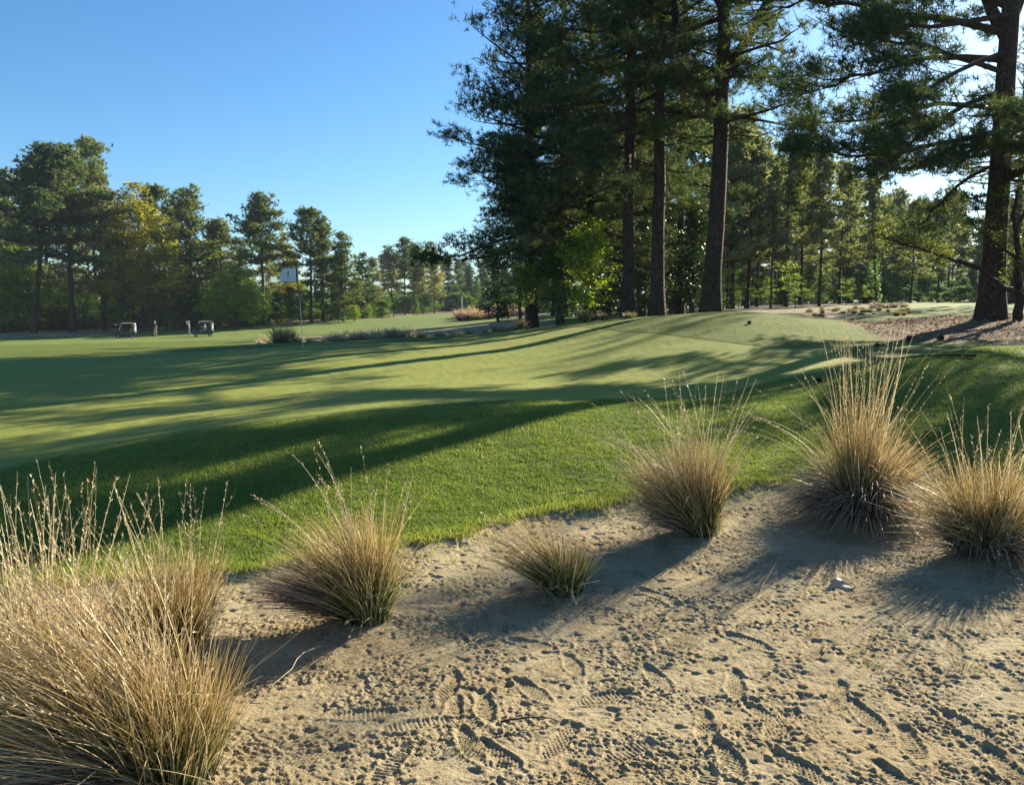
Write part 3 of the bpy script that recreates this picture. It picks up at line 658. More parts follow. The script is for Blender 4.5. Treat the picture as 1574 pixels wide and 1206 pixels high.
KIND['green'] = tree_meshes(48, mat='leaf_green', barkm='bark_grey', leaf=(8, .42, .15, .5), blob=(.35, 6, .45), H=10, r0=.14, cs=.08, prof=lambda t: 3.4 * (1.05 - t) ** .5, nl=44, elev=(15, 60), droop=0, uptip=10, spacing=.6, subk=2.6, sublen=.5, tube_n=6)
KIND['lime'] = tree_meshes(49, mat='leaf_lime', barkm='bark_grey', leaf=(8, .36, .13, .45), blob=(.35, 5, .38), H=6, r0=.09, cs=.05, prof=lambda t: 2.6 * (1.05 - t) ** .5, nl=36, elev=(15, 60), droop=0, uptip=10, spacing=.5, subk=3, sublen=.5, tube_n=6)
KIND['dogwood'] = tree_meshes(50, mat='leaf_lime', barkm='bark_grey', leaf=(6, .35, .10, .18), H=5.5, r0=.07, cs=.30, prof=lambda t: 2.3 * (1.15 - t) ** .4, nl=16, elev=(5, 30), droop=0, uptip=5, spacing=.4, subk=3, sublen=.5, tube_n=6)
KIND['bush'] = tree_meshes(52, mat='leaf_green', barkm='bark_grey', leaf=(8, .32, .12, .6), blob=(.4, 5, .32), H=3, r0=.04, cs=.02, prof=lambda t: 2.2 * (1.1 - t) ** .5, nl=40, elev=(0, 60), droop=0, uptip=5, spacing=.5, subk=3, sublen=.5, tube_n=5)
ht = {'bush': 3, 'tall1': 20, 'tall2': 20, 'full1': 18, 'full2': 18, 'grey1': 18, 'grey2': 18, 'oak': 15, 'green': 10, 'lime': 6, 'dogwood': 5.5}
rt = random.Random(99)
def far_tree(kind, px, d, ytop, label, group, name='pine_tree', cat='tree', lean=None, wide=1.0):
    """ytop: photo row of the crown's top"""
    x, y = at(px, 480, d)[:2]; z = gz(x, y); top = CAMZ + (467 - ytop) / F * d
    s = max(.3, (top - z) / ht[kind]); o = put_tree(name, KIND[kind], x, y, label, group, rz=rt.uniform(0, 6.28), s=s, cat=cat, z=z)
    o.scale = (s * wide, s * wide, s)
    if lean is not None: o.rotation_euler = (0, R(lean), 0)
    return o
LG = 'trees edging the far fairway on the left'
L = [
 ('tall1', 50, 105, 240, 'leaning pine, its bare trunk the leftmost on the far fairway edge', 8, 1.1), ('tall1', 112, 107, 243, 'upright tall pine just right of the leaning pine, two bare trunks from the left', None, 1.1),
 ('tall2', 148, 116, 233, 'tallest pine top of the left woods, a tuft above the leaning pine', None, .8), ('full2', 8, 118, 275, 'dark pine cut by the left edge of the view', None, 1),
 ('grey1', 160, 112, 300, 'grey green pine right of the two bare trunks', None, 1.1), ('oak', 218, 110, 300, 'yellow green oak in fresh leaf behind the left golf cart', None, 1.0), ('tall2', 245, 122, 298, 'dark pine top behind the yellow green oak', None, .9),
 ('full2', 296, 118, 302, 'broad dark pine behind the right golf cart', None, 1.05), ('grey1', 340, 122, 345, 'drooping grey green pine right of the broad dark pine', None, 1),
 ('tall1', 405, 118, 310, 'pine with rounded tufted crown just left of the flag', None, 1.0), ('oak', 438, 126, 368, 'ochre tinted oak between the two tall pines near the flag', None, .8),
 ('tall2', 478, 118, 330, 'pine trunk right of the flagstick, left of a close pair', None, 1), ('full2', 497, 120, 345, 'pine trunk right of the flagstick, right of a close pair', None, 1),
 ('full1', 528, 118, 362, 'conical pine branched to the ground beside the pair of trunks', None, .95), ('full1', 558, 128, 392, 'lowest conical pine where the left woods end', None, .9),
 ('grey1', 75, 125, 300, 'grey green pine filling the gap behind the leaning pine', None, 1.1)]
for k, px, d, yt, lb, ln, wd in L:
    far_tree(k, px, d, yt, lb, LG, name='oak_tree' if k == 'oak' else 'pine_tree', lean=ln, wide=wd * 1.2)
for px, d, yt in [(-60, 112, 290), (-120, 118, 280), (30, 130, 330), (190, 132, 330), (270, 134, 330), (370, 135, 370), (450, 137, 390), (120, 136, 330), (330, 138, 350), (520, 140, 395), (415, 140, 380), (-200, 120, 280)]:
    far_tree(rt.choice(('full1', 'full2', 'grey1')), px, d, yt, 'pine in the second row of the left woods, half hidden by those in front', 'second row pines of the left woods')
for i, (px, d, yt, k) in enumerate([(-20, 114, 420, 'green'), (15, 112, 395, 'lime'), (38, 112, 410, 'green'), (78, 113, 440, 'green'), (105, 114, 445, 'green'), (135, 114, 430, 'green'), (165, 113, 440, 'green'), (188, 113, 455, 'green'), (205, 113, 400, 'oak'), (232, 114, 440, 'green'), (255, 114, 455, 'lime'),
        (278, 113, 450, 'green'), (303, 114, 440, 'green'), (325, 116, 450, 'lime'), (350, 115, 432, 'lime'), (378, 115, 435, 'lime'), (392, 117, 450, 'green'), (425, 118, 452, 'green'), (445, 119, 445, 'green'), (462, 118, 462, 'green'), (520, 116, 465, 'green'), (545, 114, 472, 'lime'), (565, 125, 470, 'lime'), (-70, 112, 420, 'green')]):
    far_tree(k, px, d, yt, {'lime': 'bright yellow green bush at the foot of the left woods', 'green': 'mid green bush at the foot of the left woods', 'oak': 'golden young oak in front of the left woods'}[k], {'lime': 'bright bushes along the left woods', 'green': 'green bushes along the left woods', 'oak': LG}[k], name='bush' if k != 'oak' else 'oak_tree', cat='bush' if k != 'oak' else 'tree', wide=1.05)
for i in range(30):
    far_tree(rt.choice(('green', 'green', 'full1')), -210 + i * 27, rt.uniform(128, 142), rt.uniform(415, 455), 'shaded undergrowth tree at the back of the left woods', 'undergrowth of the left woods', name='understory_tree', wide=1.5)
for i in range(34):
    far_tree('bush', -200 + i * 24 + rt.uniform(-6, 6), rt.uniform(113, 124) if i < 26 else rt.uniform(122, 140), rt.uniform(462, 478), 'leafy bush hiding the trunk feet of the left woods', 'low bushes of the left woods', name='bush', cat='bush', wide=rt.uniform(1.0, 1.5))
for px, d, yt, lb in ((232, 107, 395, 'round yellow green oak low in front of the left woods'), (186, 108.5, 335, 'tall golden green oak left of the yellow green one'), (255, 108, 345, 'yellow green oak right of the golden one'), (362, 110, 418, 'bright green young oak in front of the drooping pine')):
    far_tree('oak' if px != 362 else 'lime', px, d, yt, lb, LG, name='oak_tree', wide=1.15)
for px, yt in ((10, 400), (45, 425), (335, 440), (388, 440)): far_tree('lime', px, 109, yt, 'sunlit lime green tree standing forward of the left woods', 'lime green trees of the left woods', name='broadleaf_tree', wide=1.2)
# centre distance
CG = 'pines at the far end of the fairway'
for k, px, d, yt, lb in [('grey2', 605, 172, 385, 'slender leaning pale trunked pine at the near end of the far pines'), ('tall2', 622, 176, 372, 'tallest pine of the far group, rounded top'), ('tall1', 637, 182, 380, 'far pine with a pale straight trunk beside the tallest'),
        ('grey1', 650, 180, 392, 'broad grey green far pine before the light green tree'), ('grey1', 668, 178, 405, 'soft grey green tree at right end of the far group')]:
    far_tree(k, px, d, yt, lb, CG, lean=-4 if px == 605 else None)
far_tree('oak', 664, 205, 380, 'light green domed treetop above the far pines', CG, name='broadleaf_tree')
for px, d, yt in [(590, 215, 395), (575, 200, 400), (612, 230, 395), (640, 232, 395), (690, 235, 400), (705, 238, 405), (722, 232, 410), (740, 236, 405), (758, 240, 400), (776, 236, 405), (795, 240, 400), (815, 236, 400), (840, 240, 395), (682, 250, 400), (715, 255, 402), (748, 256, 400), (868, 240, 400), (900, 240, 400)]:
    far_tree(rt.choice(('full1', 'full2', 'grey1')), px, d, yt, 'hazy pine in the wood closing off the far fairway', 'hazy pines closing off the far fairway')
for px, d, yt in [(700, 222, 440), (718, 220, 450), (733, 224, 435), (752, 220, 450), (770, 222, 445), (655, 176, 455), (640, 170, 462), (790, 216, 450), (585, 150, 470)]:
    far_tree(rt.choice(('green', 'green', 'full1')), px, d, yt, 'low bluish green tree under the far wood', 'low trees under the far wood', name='understory_tree')
# slim pale trunk at the far fairway's edge
mb = MB(); x, y = at(710, 478, 170)[:2]; z0 = gz(x, y)
mb.tube([(0, 0, -.2), (.02, 0, 1.4), (0, .02, 3.4)], [.13, .10, .06], 8)
for k in range(7): mb.tube([(0, 0, 1.6 + k * .25), (.25 * math.cos(k * 2.4), .25 * math.sin(k * 2.4), 1.85 + k * .25)], [.03, .01], 4)
M['pale'] = simple('pale_dead_wood', (.62, .58, .5), .8)
tag(mb.build('dead_sapling', M['pale'], None, (x, y, z0)), 'thin pale bare stem at the far end of the fairway', 'tree')
# trees just behind the near clump, seen between trunks and boughs
for k, px, d, yt in [('grey1', 800, 55, 330), ('grey1', 870, 58, 250), ('full2', 930, 60, 200), ('grey1', 985, 56, 210), ('grey1', 1040, 58, 180), ('full2', 1080, 62, 180), ('grey1', 1125, 56, 190), ('grey2', 905, 50, 260), ('full1', 1010, 70, 250), ('full1', 850, 75, 300), ('full1', 950, 78, 280)]:
    far_tree(k, px, d, yt, 'grey green pine close behind the stout trunks, seen through their boughs', 'pines close behind the clump', wide=1.15)
# the open pine wood at right
RG = 'trunks of the open pine wood on the right'
W = [('grey2', 1117, 62, 225, 'pine at the left end of the open wood, first trunk right of the clump'), ('grey1', 1147, 58, 222, 'pine above the crest of the grassy mound, second clear trunk'), ('grey2', 1163, 66, 232, 'thin pine just right of the trunk over the mound crest'),
 ('grey2', 1184, 56, 300, 'very thin pine on the sand left of the straight dark trunk'), ('tall2', 1208, 60, 228, 'straight dark pine trunk on the sand'), ('tall2', 1230, 74, 250, 'pine trunk back between the straight and the mottled trunk'),
 ('grey2', 1259, 58, 248, 'mottled pine alone on the pale sand, bushy below its crown'), ('grey1', 1290, 72, 262, 'grey green pine right of the pine on the pale sand'), ('grey2', 1347, 64, 280, 'open branched pine leaning, ivy on its lower trunk'),
 ('grey1', 1398, 78, 318, 'pine standing on the far edge of the right fairway'), ('grey2', 1440, 96, 330, 'pine left of the massive trunk, at the far fairway edge')]
for k, px, d, yt, lb in W: far_tree(k, px, d, yt, lb, RG, lean=-5 if px == 1347 else None, wide=.9 if k == 'grey2' else 1)
for i in range(40):
    far_tree(rt.choice(('green', 'full1')), 1085 + i * 15, rt.uniform(118, 175), rt.uniform(415, 440), 'dim undergrowth tree closing the back of the right wood', 'undergrowth of the right wood', name='understory_tree', wide=1.5)
for i in range(46):
    far_tree('bush', 830 + i * 17 + rt.uniform(-5, 5), rt.uniform(84, 118), rt.uniform(440, 455), 'leafy bush under the pines at the back of the right wood', 'low bushes of the right wood', name='bush', cat='bush', wide=rt.uniform(1.0, 1.6))
for i in range(16):
    far_tree('bush', 575 + i * 16, rt.uniform(190, 222), rt.uniform(455, 464), 'low bush along the far end of the fairway', 'low bushes of the far wood', name='bush', cat='bush', wide=1.5)
# ivy on the leaning trunk
x, y = at(1347, 480, 64)[:2]; z = gz(x, y); rg = np.random.RandomState(4)
Ci = np.array([[-.09 * h + .25 * math.cos(a), .25 * math.sin(a), h] for h, a in zip(rg.uniform(.2, 3.6, 90), rg.uniform(0, 6.28, 90))])
V, Fc, v = leaf_cloud(Ci, 8, .16, .09, rg, 1)
o = link('ivy', npmesh('ivy', V, [Fc], M['leaf_green'], {'v': v}), None, (x, y, z)); tag(o, 'yellow green ivy wrapped round the leaning trunk', 'ivy')
for i in range(42):
    px = rt.uniform(1095, 1640); d = rt.uniform(88, 150); yt = rt.uniform(300, 345) if px > 1340 else rt.uniform(255, 315)
    far_tree(rt.choice(('grey1', 'grey2', 'tall2', 'grey2', 'full2')), px, d, yt, 'pine deep in the open wood on the right, one thin trunk of many', 'pines deep in the right wood', wide=.9)
for i in range(12):
    far_tree(rt.choice(('full1', 'full2')), 1100 + i * 46, rt.uniform(165, 190), rt.uniform(330, 350), 'hazy pine at the back of the right wood', 'hazy pines behind the right wood', wide=1.2)
for px, d, yt, s in [(1112, 50, 418, 1), (1165, 54, 430, 1), (1222, 52, 425, 1), (1300, 62, 432, 1), (1210, 57, 408, 1), (1135, 60, 440, 1), (1330, 75, 440, 1), (1180, 68, 430, 1)]:
    far_tree('dogwood', px, d, yt, 'low layered sapling in fresh green leaf among the trunks of the right wood', 'saplings in the right wood', name='sapling')
for px, d, yt in [(1095, 64, 400), (1140, 78, 420), (1200, 82, 425), (1260, 84, 430), (1320, 86, 425), (1370, 90, 430), (1420, 98, 435), (1300, 100, 420), (1480, 118, 430), (1590, 112, 425), (1240, 98, 418), (1170, 96, 415)]:
    far_tree('green', px, d, yt, 'dusky green bush in the shade of the right wood', 'shaded bushes in the right wood', name='bush', cat='bush', wide=1.2)

# ---------------------------------------------------------------- bunch grasses
def grassmat(name, stops, trans=.3):
    """stops along the blade: v = position along blade; w = per-blade random"""
    t = NT(name); v = t.attr('v'); w_ = t.attr('w')
    f = t.math('ADD', v, t.math('MULTIPLY', t.math('SUBTRACT', w_, .5), .55), True)
    c = t.ramp(f, stops); c = t.mix(t.math('MULTIPLY', t.ramp(w_, [(.6, (0, 0, 0)), (.9, (1, 1, 1))]), .75), c, (.72, .60, .36)); c = t.mix(t.ramp(w_, [(.12, (1, 1, 1)), (.35, (0, 0, 0))]), c, t.mix(1.0, c, (.35, .30, .28), 'MULTIPLY'))  # random blades painted pale as bright highlights, others darkened for contrast
    p = t.n('ShaderNodeBsdfPrincipled'); t.l(c, p.inputs['Base Color']); p.inputs['Roughness'].default_value = .45; p.inputs['Specular IOR Level'].default_value = .35
    tr = t.n('ShaderNodeBsdfTranslucent'); t.l(c, tr.inputs[0]); mx = t.n('ShaderNodeMixShader'); mx.inputs[0].default_value = trans
    t.l(p.outputs[0], mx.inputs[1]); t.l(tr.outputs[0], mx.inputs[2]); t.l(mx.outputs[0], t.out.inputs[0]); return t.m
M['wire'] = grassmat('wiregrass', [(0, (.035, .028, .015)), (.15, (.045, .08, .014)), (.40, (.10, .135, .028)), (.66, (.38, .245, .07)), (1, (.62, .44, .19))])
M['wire_green'] = grassmat('wiregrass_green', [(0, (.04, .065, .012)), (.3, (.065, .145, .018)), (.65, (.14, .20, .035)), (1, (.42, .34, .15))])
M['wire_dead'] = grassmat('wiregrass_dead', [(0, (.035, .028, .026)), (.4, (.10, .07, .05)), (.8, (.28, .22, .17)), (1, (.42, .36, .29))])
M['stalk'] = grassmat('seed_stalks', [(0, (.20, .14, .05)), (.5, (.46, .34, .16)), (1, (.62, .52, .32))])
def blades(n, rb, L, spread, lean, curl, wd, rg, seg=7, bias=(0, 0), az0=None, azw=math.pi, Lmin=.5):
    """curved ribbons; returns V, quads, v, w"""
    a = rg.uniform(-azw, azw, n) + (az0 if az0 is not None else 0)
    q = rg.uniform(0, 1, n) ** .5 * rb; root = np.stack([np.cos(a) * q + rg.normal(size=n) * .01, np.sin(a) * q + rg.normal(size=n) * .01, np.zeros(n)], 1)
    inc = np.abs(rg.normal(size=n)) * spread * .6 + spread * .45 * (q / rb)
    d = np.stack([np.cos(a) * np.sin(inc) + bias[0], np.sin(a) * np.sin(inc) + bias[1], np.cos(inc)], 1)
    d /= np.linalg.norm(d, axis=1)[:, None]
    ln = L * rg.uniform(Lmin, 1, n); P = [root]; p = root; cur = curl * rg.uniform(.3, 1.4, n)
    wind = np.array([lean[0], lean[1], 0.])[None] * rg.uniform(.4, 1.3, n)[:, None]; kink = rg.normal(size=(n, 3)) * .22; brk = (rg.uniform(0, 1, n) < .10)[:, None]; bt = rg.uniform(.3, .8, n)[:, None]; bd = rg.normal(size=(n, 3)) * .9
    for s in range(seg):
        t = (s + 1) / seg
        dd = d + (wind + kink) * t + np.array([0, 0, -1.])[None] * (cur * t * t)[:, None]
        hor = np.hypot(d[:, 0], d[:, 1])[:, None]; dd[:, :2] += d[:, :2] * (cur * t)[:, None] * .5
        dd = dd + np.where(brk & (t > bt), bd, 0)
        dd /= np.linalg.norm(dd, axis=1)[:, None]; p = p + dd * (ln / seg)[:, None]; p[:, 2] = np.maximum(p[:, 2], .004); P.append(p)
    P = np.stack(P, 1)                                             # n, seg+1, 3
    side = np.cross(P[:, -1] - P[:, 0], rand_dirs(n, rg)); side /= np.linalg.norm(side, axis=1)[:, None] + 1e-9
    wt = wd * (1 - np.linspace(0, 1, seg + 1) ** 2 * .75)
    A = P - side[:, None] * wt[None, :, None] / 2; B = P + side[:, None] * wt[None, :, None] / 2
    V = np.stack([A, B], 2).reshape(-1, 3)                          # n*(seg+1)*2
    base = (np.arange(n) * (seg + 1) * 2)[:, None] + (np.arange(seg) * 2)[None]
    Q = np.stack([base, base + 1, base + 3, base + 2], -1).reshape(-1, 4)
    v = np.repeat(np.tile(np.linspace(0, 1, seg + 1), n), 2); w_ = np.repeat(rg.uniform(0, 1, n), (seg + 1) * 2)
    return V, Q, v, w_, P
def cat(parts):
    V = []; Q = []; v = []; w_ = []; k = 0
    for p in parts:
        V.append(p[0]); Q.append(p[1] + k); v.append(p[2]); w_.append(p[3]); k += len(p[0])
    return np.vstack(V), np.vstack(Q), np.concatenate(v), np.concatenate(w_)
def seeds(P, rg, frac=.4, n=16, size=.016):
    """spikelets up the last part of each stalk"""
    m, s1, _ = P.shape; out = []
    t = rg.uniform(1 - frac, 1, (m, n)) * (s1 - 1); j = np.minimum(t.astype(int), s1 - 2); f = (t - j)[..., None]
    i = np.arange(m)[:, None]; c = P[i, j] * (1 - f) + P[i, j + 1] * f; ax = P[i, j + 1] - P[i, j]; ax /= np.linalg.norm(ax, axis=-1)[..., None] + 1e-9
    c = c.reshape(-1, 3); ax = ax.reshape(-1, 3); k = len(c)
    sd = np.cross(ax, rand_dirs(k, rg)); sd /= np.linalg.norm(sd, axis=1)[:, None] + 1e-9
    d = ax * .9 + sd * .45; d /= np.linalg.norm(d, axis=1)[:, None]; w3 = np.cross(d, rand_dirs(k, rg)); w3 /= np.linalg.norm(w3, axis=1)[:, None] + 1e-9
    L = size * rg.uniform(.7, 1.4, k)[:, None]
    V = np.stack([c, c + d * L * .5 + w3 * L * .12, c + d * L, c + d * L * .5 - w3 * L * .12], 1).reshape(-1, 3)
    return V, np.arange(k * 4).reshape(-1, 4), np.full(k * 4, .95), np.repeat(rg.uniform(0, 1, k), 4)
def clump(key, label, blade_sets, stalk_sets, zoff=-.01):
    x, y = CLW[key]; o = empty('grass_clump', (x, y, gz(x, y) + zoff)); tag(o, label, 'grass clump', 'bunch grasses along the edge of the sand')
    rg = np.random.RandomState(sum(map(ord, key)) * 7)
    for nm, mt, sets in blade_sets:
        V, Q, v, w_ = cat([blades(rg=rg, **s)[:4] for s in sets]); link(nm, npmesh(nm, V, [Q], M[mt], {'v': v, 'w': w_}), o)
    st = []; sp = []
    for s in stalk_sets:
        s = dict(s); fr = s.pop('frac', .35); b = blades(rg=rg, **s); st.append(b[:4]); sp.append(seeds(b[4], rg, fr))
    if st:
        V, Q, v, w_ = cat(st); k = link('seed_stalk_bunch', npmesh('seed_stalk_bunch', V, [Q], M['stalk'], {'v': v, 'w': w_}), o)
        V, Q, v, w_ = cat(sp); link('seed_heads', npmesh('seed_heads', V, [Q], M['stalk'], {'v': v, 'w': w_}), k)
    for ch in o.children_recursive:
        if ch.name.startswith('seed'): ch['kind'] = 'stuff'
    return o
W1 = .0036; SW = .0042
clump('A', 'huge golden grass clump filling the lower left corner, swept to the left',
  [('blades', 'wire', [dict(n=1160, rb=.13, L=0.50, spread=.34, lean=(-.05, .05), curl=.15, wd=W1, Lmin=.35), dict(n=2011, rb=.13, L=0.83, spread=.42, lean=(-.8, .1), curl=.25, wd=W1, bias=(-.75, .05), Lmin=.25)]),
   ('dead_blades', 'wire_dead', [dict(n=1289, rb=.13, L=0.72, spread=.6, lean=(-.8, .0), curl=.8, wd=W1, bias=(-1.0, -.1), Lmin=.3)])],
  [dict(n=150, rb=.10, L=1.01, spread=.26, lean=(-.75, .12), curl=.2, wd=SW, bias=(-.35, .05), seg=10), dict(n=40, rb=.08, L=.80, spread=.2, lean=(.0, .15), curl=.1, wd=SW, seg=10), dict(n=240, rb=.1, L=0.99, spread=.3, lean=(-1.0, .1), curl=.3, wd=SW, bias=(-.7, .05), seg=10)])
clump('A2', 'pale straw grass clump cut by the left edge, behind the huge golden one',
  [('blades', 'wire', [dict(n=1082, rb=.12, L=0.54, spread=.4, lean=(-.5, .1), curl=.3, wd=W1, Lmin=.25), dict(n=580, rb=.12, L=0.72, spread=.3, lean=(-.25, .1), curl=.2, wd=W1, Lmin=.4)])],
  [dict(n=190, rb=.13, L=1.03, spread=.26, lean=(-.3, .15), curl=.15, wd=SW, seg=10)])
clump('B', 'brown grass clump behind the huge golden one, touching the mown grass',
  [('blades', 'wire', [dict(n=1160, rb=.12, L=0.52, spread=.42, lean=(-.15, .0), curl=.2, wd=W1, Lmin=.3), dict(n=464, rb=.1, L=0.56, spread=.25, lean=(.2, 0), curl=.1, wd=W1, Lmin=.4)]),
   ('dead_blades', 'wire_dead', [dict(n=1091, rb=.13, L=0.50, spread=.6, lean=(-.4, -.1), curl=.7, wd=W1, bias=(-.5, -.1), Lmin=.3)])],
  [dict(n=60, rb=.1, L=.85, spread=.35, lean=(-.1, .1), curl=.15, wd=SW, seg=10)])
clump('C', 'rounded grass clump with a vivid green foot, fanning to the left',
  [('green_blades', 'wire_green', [dict(n=1413, rb=.08, L=0.38, spread=.3, lean=(.05, -.02), curl=.1, wd=W1, Lmin=.3), dict(n=942, rb=.08, L=0.45, spread=.35, lean=(-.3, 0), curl=.2, wd=W1, bias=(-.35, .1), Lmin=.3)]),
   ('blades', 'wire', [dict(n=1005, rb=.07, L=0.65, spread=.35, lean=(-.3, .05), curl=.25, wd=W1, bias=(-.35, .08), Lmin=.35), dict(n=580, rb=.07, L=0.61, spread=.2, lean=(.0, .08), curl=.1, wd=W1, Lmin=.4)]),
   ('dead_blades', 'wire_dead', [dict(n=1289, rb=.07, L=0.67, spread=.36, lean=(-.9, -.05), curl=.45, wd=W1, bias=(-1.3, .05), Lmin=.35)])],
  [dict(n=14, rb=.06, L=1.0, spread=.3, lean=(-.5, .1), curl=.3, wd=.004, bias=(-.25, .1), seg=12, Lmin=.8), dict(n=16, rb=.06, L=.84, spread=.25, lean=(.05, .1), curl=.2, wd=.004, seg=12, Lmin=.8), dict(n=5, rb=.05, L=.5, spread=.4, lean=(.2, -1.0), curl=1.0, wd=.004, bias=(-.2, -.8), seg=12)])
clump('D', 'smallest grass clump alone on the sand, green foot and pale left fan',
  [('green_blades', 'wire_green', [dict(n=1035, rb=.08, L=0.32, spread=.32, lean=(.05, 0), curl=.12, wd=W1, Lmin=.3)]),
   ('blades', 'wire', [dict(n=502, rb=.08, L=0.62, spread=.35, lean=(-.4, .05), curl=.2, wd=W1, bias=(-.75, .1), Lmin=.3), dict(n=312, rb=.06, L=0.38, spread=.3, lean=(.05, 0), curl=.2, wd=W1, Lmin=.3)])],
  [dict(n=26, rb=.06, L=.68, spread=.25, lean=(-.5, .1), curl=.2, wd=.004, bias=(-.75, .1), seg=9), dict(n=12, rb=.05, L=.34, spread=.3, lean=(-.2, -.8), curl=1.4, wd=.0042, bias=(-.1, -.6), seg=10)])
clump('E', 'large straw grass clump in the middle of the sand edge, long stalks arching left',
  [('green_blades', 'wire_green', [dict(n=1223, rb=.13, L=0.33, spread=.4, lean=(-.2, 0), curl=.2, wd=W1, bias=(-.2, 0), Lmin=.3)]),
   ('blades', 'wire', [dict(n=1469, rb=.11, L=0.73, spread=.34, lean=(-.35, .05), curl=.25, wd=.0042, bias=(-.35, 0), Lmin=.3), dict(n=928, rb=.11, L=0.68, spread=.2, lean=(.05, .05), curl=.1, wd=.0042, Lmin=.45), dict(n=312, rb=.04, L=0.28, spread=.3, lean=(.3, 0), curl=.2, wd=W1, bias=(.5, -.1), Lmin=.3)]),
   ('dead_blades', 'wire_dead', [dict(n=744, rb=.12, L=0.58, spread=.4, lean=(-.6, -.05), curl=.35, wd=.0042, bias=(-1.0, 0), Lmin=.3)])],
  [dict(n=90, rb=.1, L=1.15, spread=.32, lean=(-.45, .1), curl=.25, wd=.0045, bias=(-.25, 0), seg=12), dict(n=44, rb=.08, L=1.20, spread=.24, lean=(.12, .05), curl=.12, wd=.0045, seg=12), dict(n=16, rb=.08, L=1.20, spread=.25, lean=(-.9, 0), curl=.9, wd=.0045, bias=(-.4, 0), seg=14, Lmin=.8),
   dict(n=18, rb=.08, L=1.20, spread=.25, lean=(.5, 0), curl=.2, wd=.0045, bias=(.1, 0), seg=12)])
clump('F', 'tall grass clump with grey dead skirt and upright reddish seed stalks',
  [('blades', 'wire', [dict(n=928, rb=.11, L=0.72, spread=.34, lean=(.0, .05), curl=.2, wd=.0042, Lmin=.3), dict(n=580, rb=.10, L=0.72, spread=.25, lean=(.2, .0), curl=.2, wd=.0042, bias=(.6, 0), Lmin=.4), dict(n=580, rb=.07, L=0.92, spread=.13, lean=(0, .05), curl=.06, wd=.0042, Lmin=.4)]),
   ('dead_blades', 'wire_dead', [dict(n=2281, rb=.16, L=0.72, spread=.8, lean=(-.25, -.2), curl=1.7, wd=.0044, bias=(-.3, -.25), Lmin=.3), dict(n=744, rb=.12, L=0.72, spread=.5, lean=(.5, -.1), curl=1.5, wd=.0044, bias=(.8, -.2), Lmin=.4)])],
  [dict(n=84, rb=.08, L=1.51, spread=.16, lean=(.03, .05), curl=.06, wd=.0045, seg=12, Lmin=.7, frac=.5), dict(n=14, rb=.08, L=1.30, spread=.2, lean=(-.8, 0), curl=.6, wd=.0045, bias=(-.4, 0), seg=14, Lmin=.8), dict(n=10, rb=.08, L=1.02, spread=.3, lean=(.5, 0), curl=.4, wd=.0045, bias=(.3, 0), seg=12)])
clump('G', 'reddish brown grass clump at the right edge of the sand, dry straw at its foot',
  [('blades', 'wire', [dict(n=1160, rb=.11, L=0.65, spread=.36, lean=(.0, .05), curl=.2, wd=.0042, Lmin=.3), dict(n=580, rb=.10, L=0.67, spread=.3, lean=(.25, .05), curl=.25, wd=.0042, bias=(.45, 0), Lmin=.3), dict(n=561, rb=.12, L=0.72, spread=.3, lean=(-.4, .0), curl=.5, wd=.0042, bias=(-.6, .1), Lmin=.3)]),
   ('dead_blades', 'wire_dead', [dict(n=1289, rb=.16, L=0.48, spread=.8, lean=(-.1, -.1), curl=1.5, wd=.0042, bias=(.1, -.2), Lmin=.3)])],
  [dict(n=54, rb=.09, L=1.07, spread=.32, lean=(.1, .05), curl=.15, wd=.0045, seg=12), dict(n=18, rb=.08, L=1.07, spread=.3, lean=(.5, 0), curl=.3, wd=.0045, bias=(.2, 0), seg=12)])

# ---- turf blades on the near apron, one mass
rg = np.random.RandomState(12)
N = 380000; rq = np.exp(rg.uniform(math.log(4.2), math.log(13), N)); tq = rg.uniform(-.72, .72, N)
x = rq * np.sin(tq); y = rq * np.cos(tq)
sdv = sand_edge(x, y) + .17 * fbm(x * 2.2, y * 2.2, 4, 5); gdv = poly_sd(x, y, GREEN)
keep = ((sdv < .04) | ((sdv < .45) & (rg.uniform(0, 1, N) < .22 * np.exp(-sdv / .16)))) & (gdv < rg.uniform(-.25, .05, N)); x = x[keep]; y = y[keep]; rq = rq[keep]; sdv = sdv[keep]
z = height(x, y); k = len(x)
h = rg.uniform(.012, .030, k) * (1 - .55 * sstep(gdv[keep], -1.2, 0)) * (1 + .6 * sstep(sdv, -.35, .0)) * (1 + .35 * fbm(x * 6, y * 6, 2, 3)); wd = .0022 * (rq / 5) ** 1.0 + .001
base = np.stack([x, y, z - .002], 1); s = rand_dirs(k, rg); s[:, 2] = 0; s /= np.linalg.norm(s, axis=1)[:, None] + 1e-9
tip = base + np.stack([rg.normal(size=k) * .35, rg.normal(size=k) * .35, np.ones(k)], 1) * h[:, None]
V = np.stack([base - s * wd[:, None], base + s * wd[:, None], tip], 1).reshape(-1, 3)
vv = np.clip(.45 + .45 * fbm(x * 1.1, y * 1.1, 3, 61) + rg.normal(size=k) * .17 + sstep(sdv, -.35, .0) * .45, 0, 1)
M['turf'] = foliage('turf_blades', [(0, (.085, .145, .028)), (.4, (.175, .245, .042)), (.7, (.29, .34, .065)), (.88, (.32, .31, .08)), (1, (.38, .30, .15))], .42, .5, tcol=(1.2, 1.2, .7))
tag(link('mown_grass', npmesh('mown_grass', V, [np.arange(k * 3).reshape(-1, 3)], M['turf'], {'v': np.repeat(vv, 3)})), 'short mown green grass of the slope above the sand', 'grass', kind='stuff')
print('turf', k)

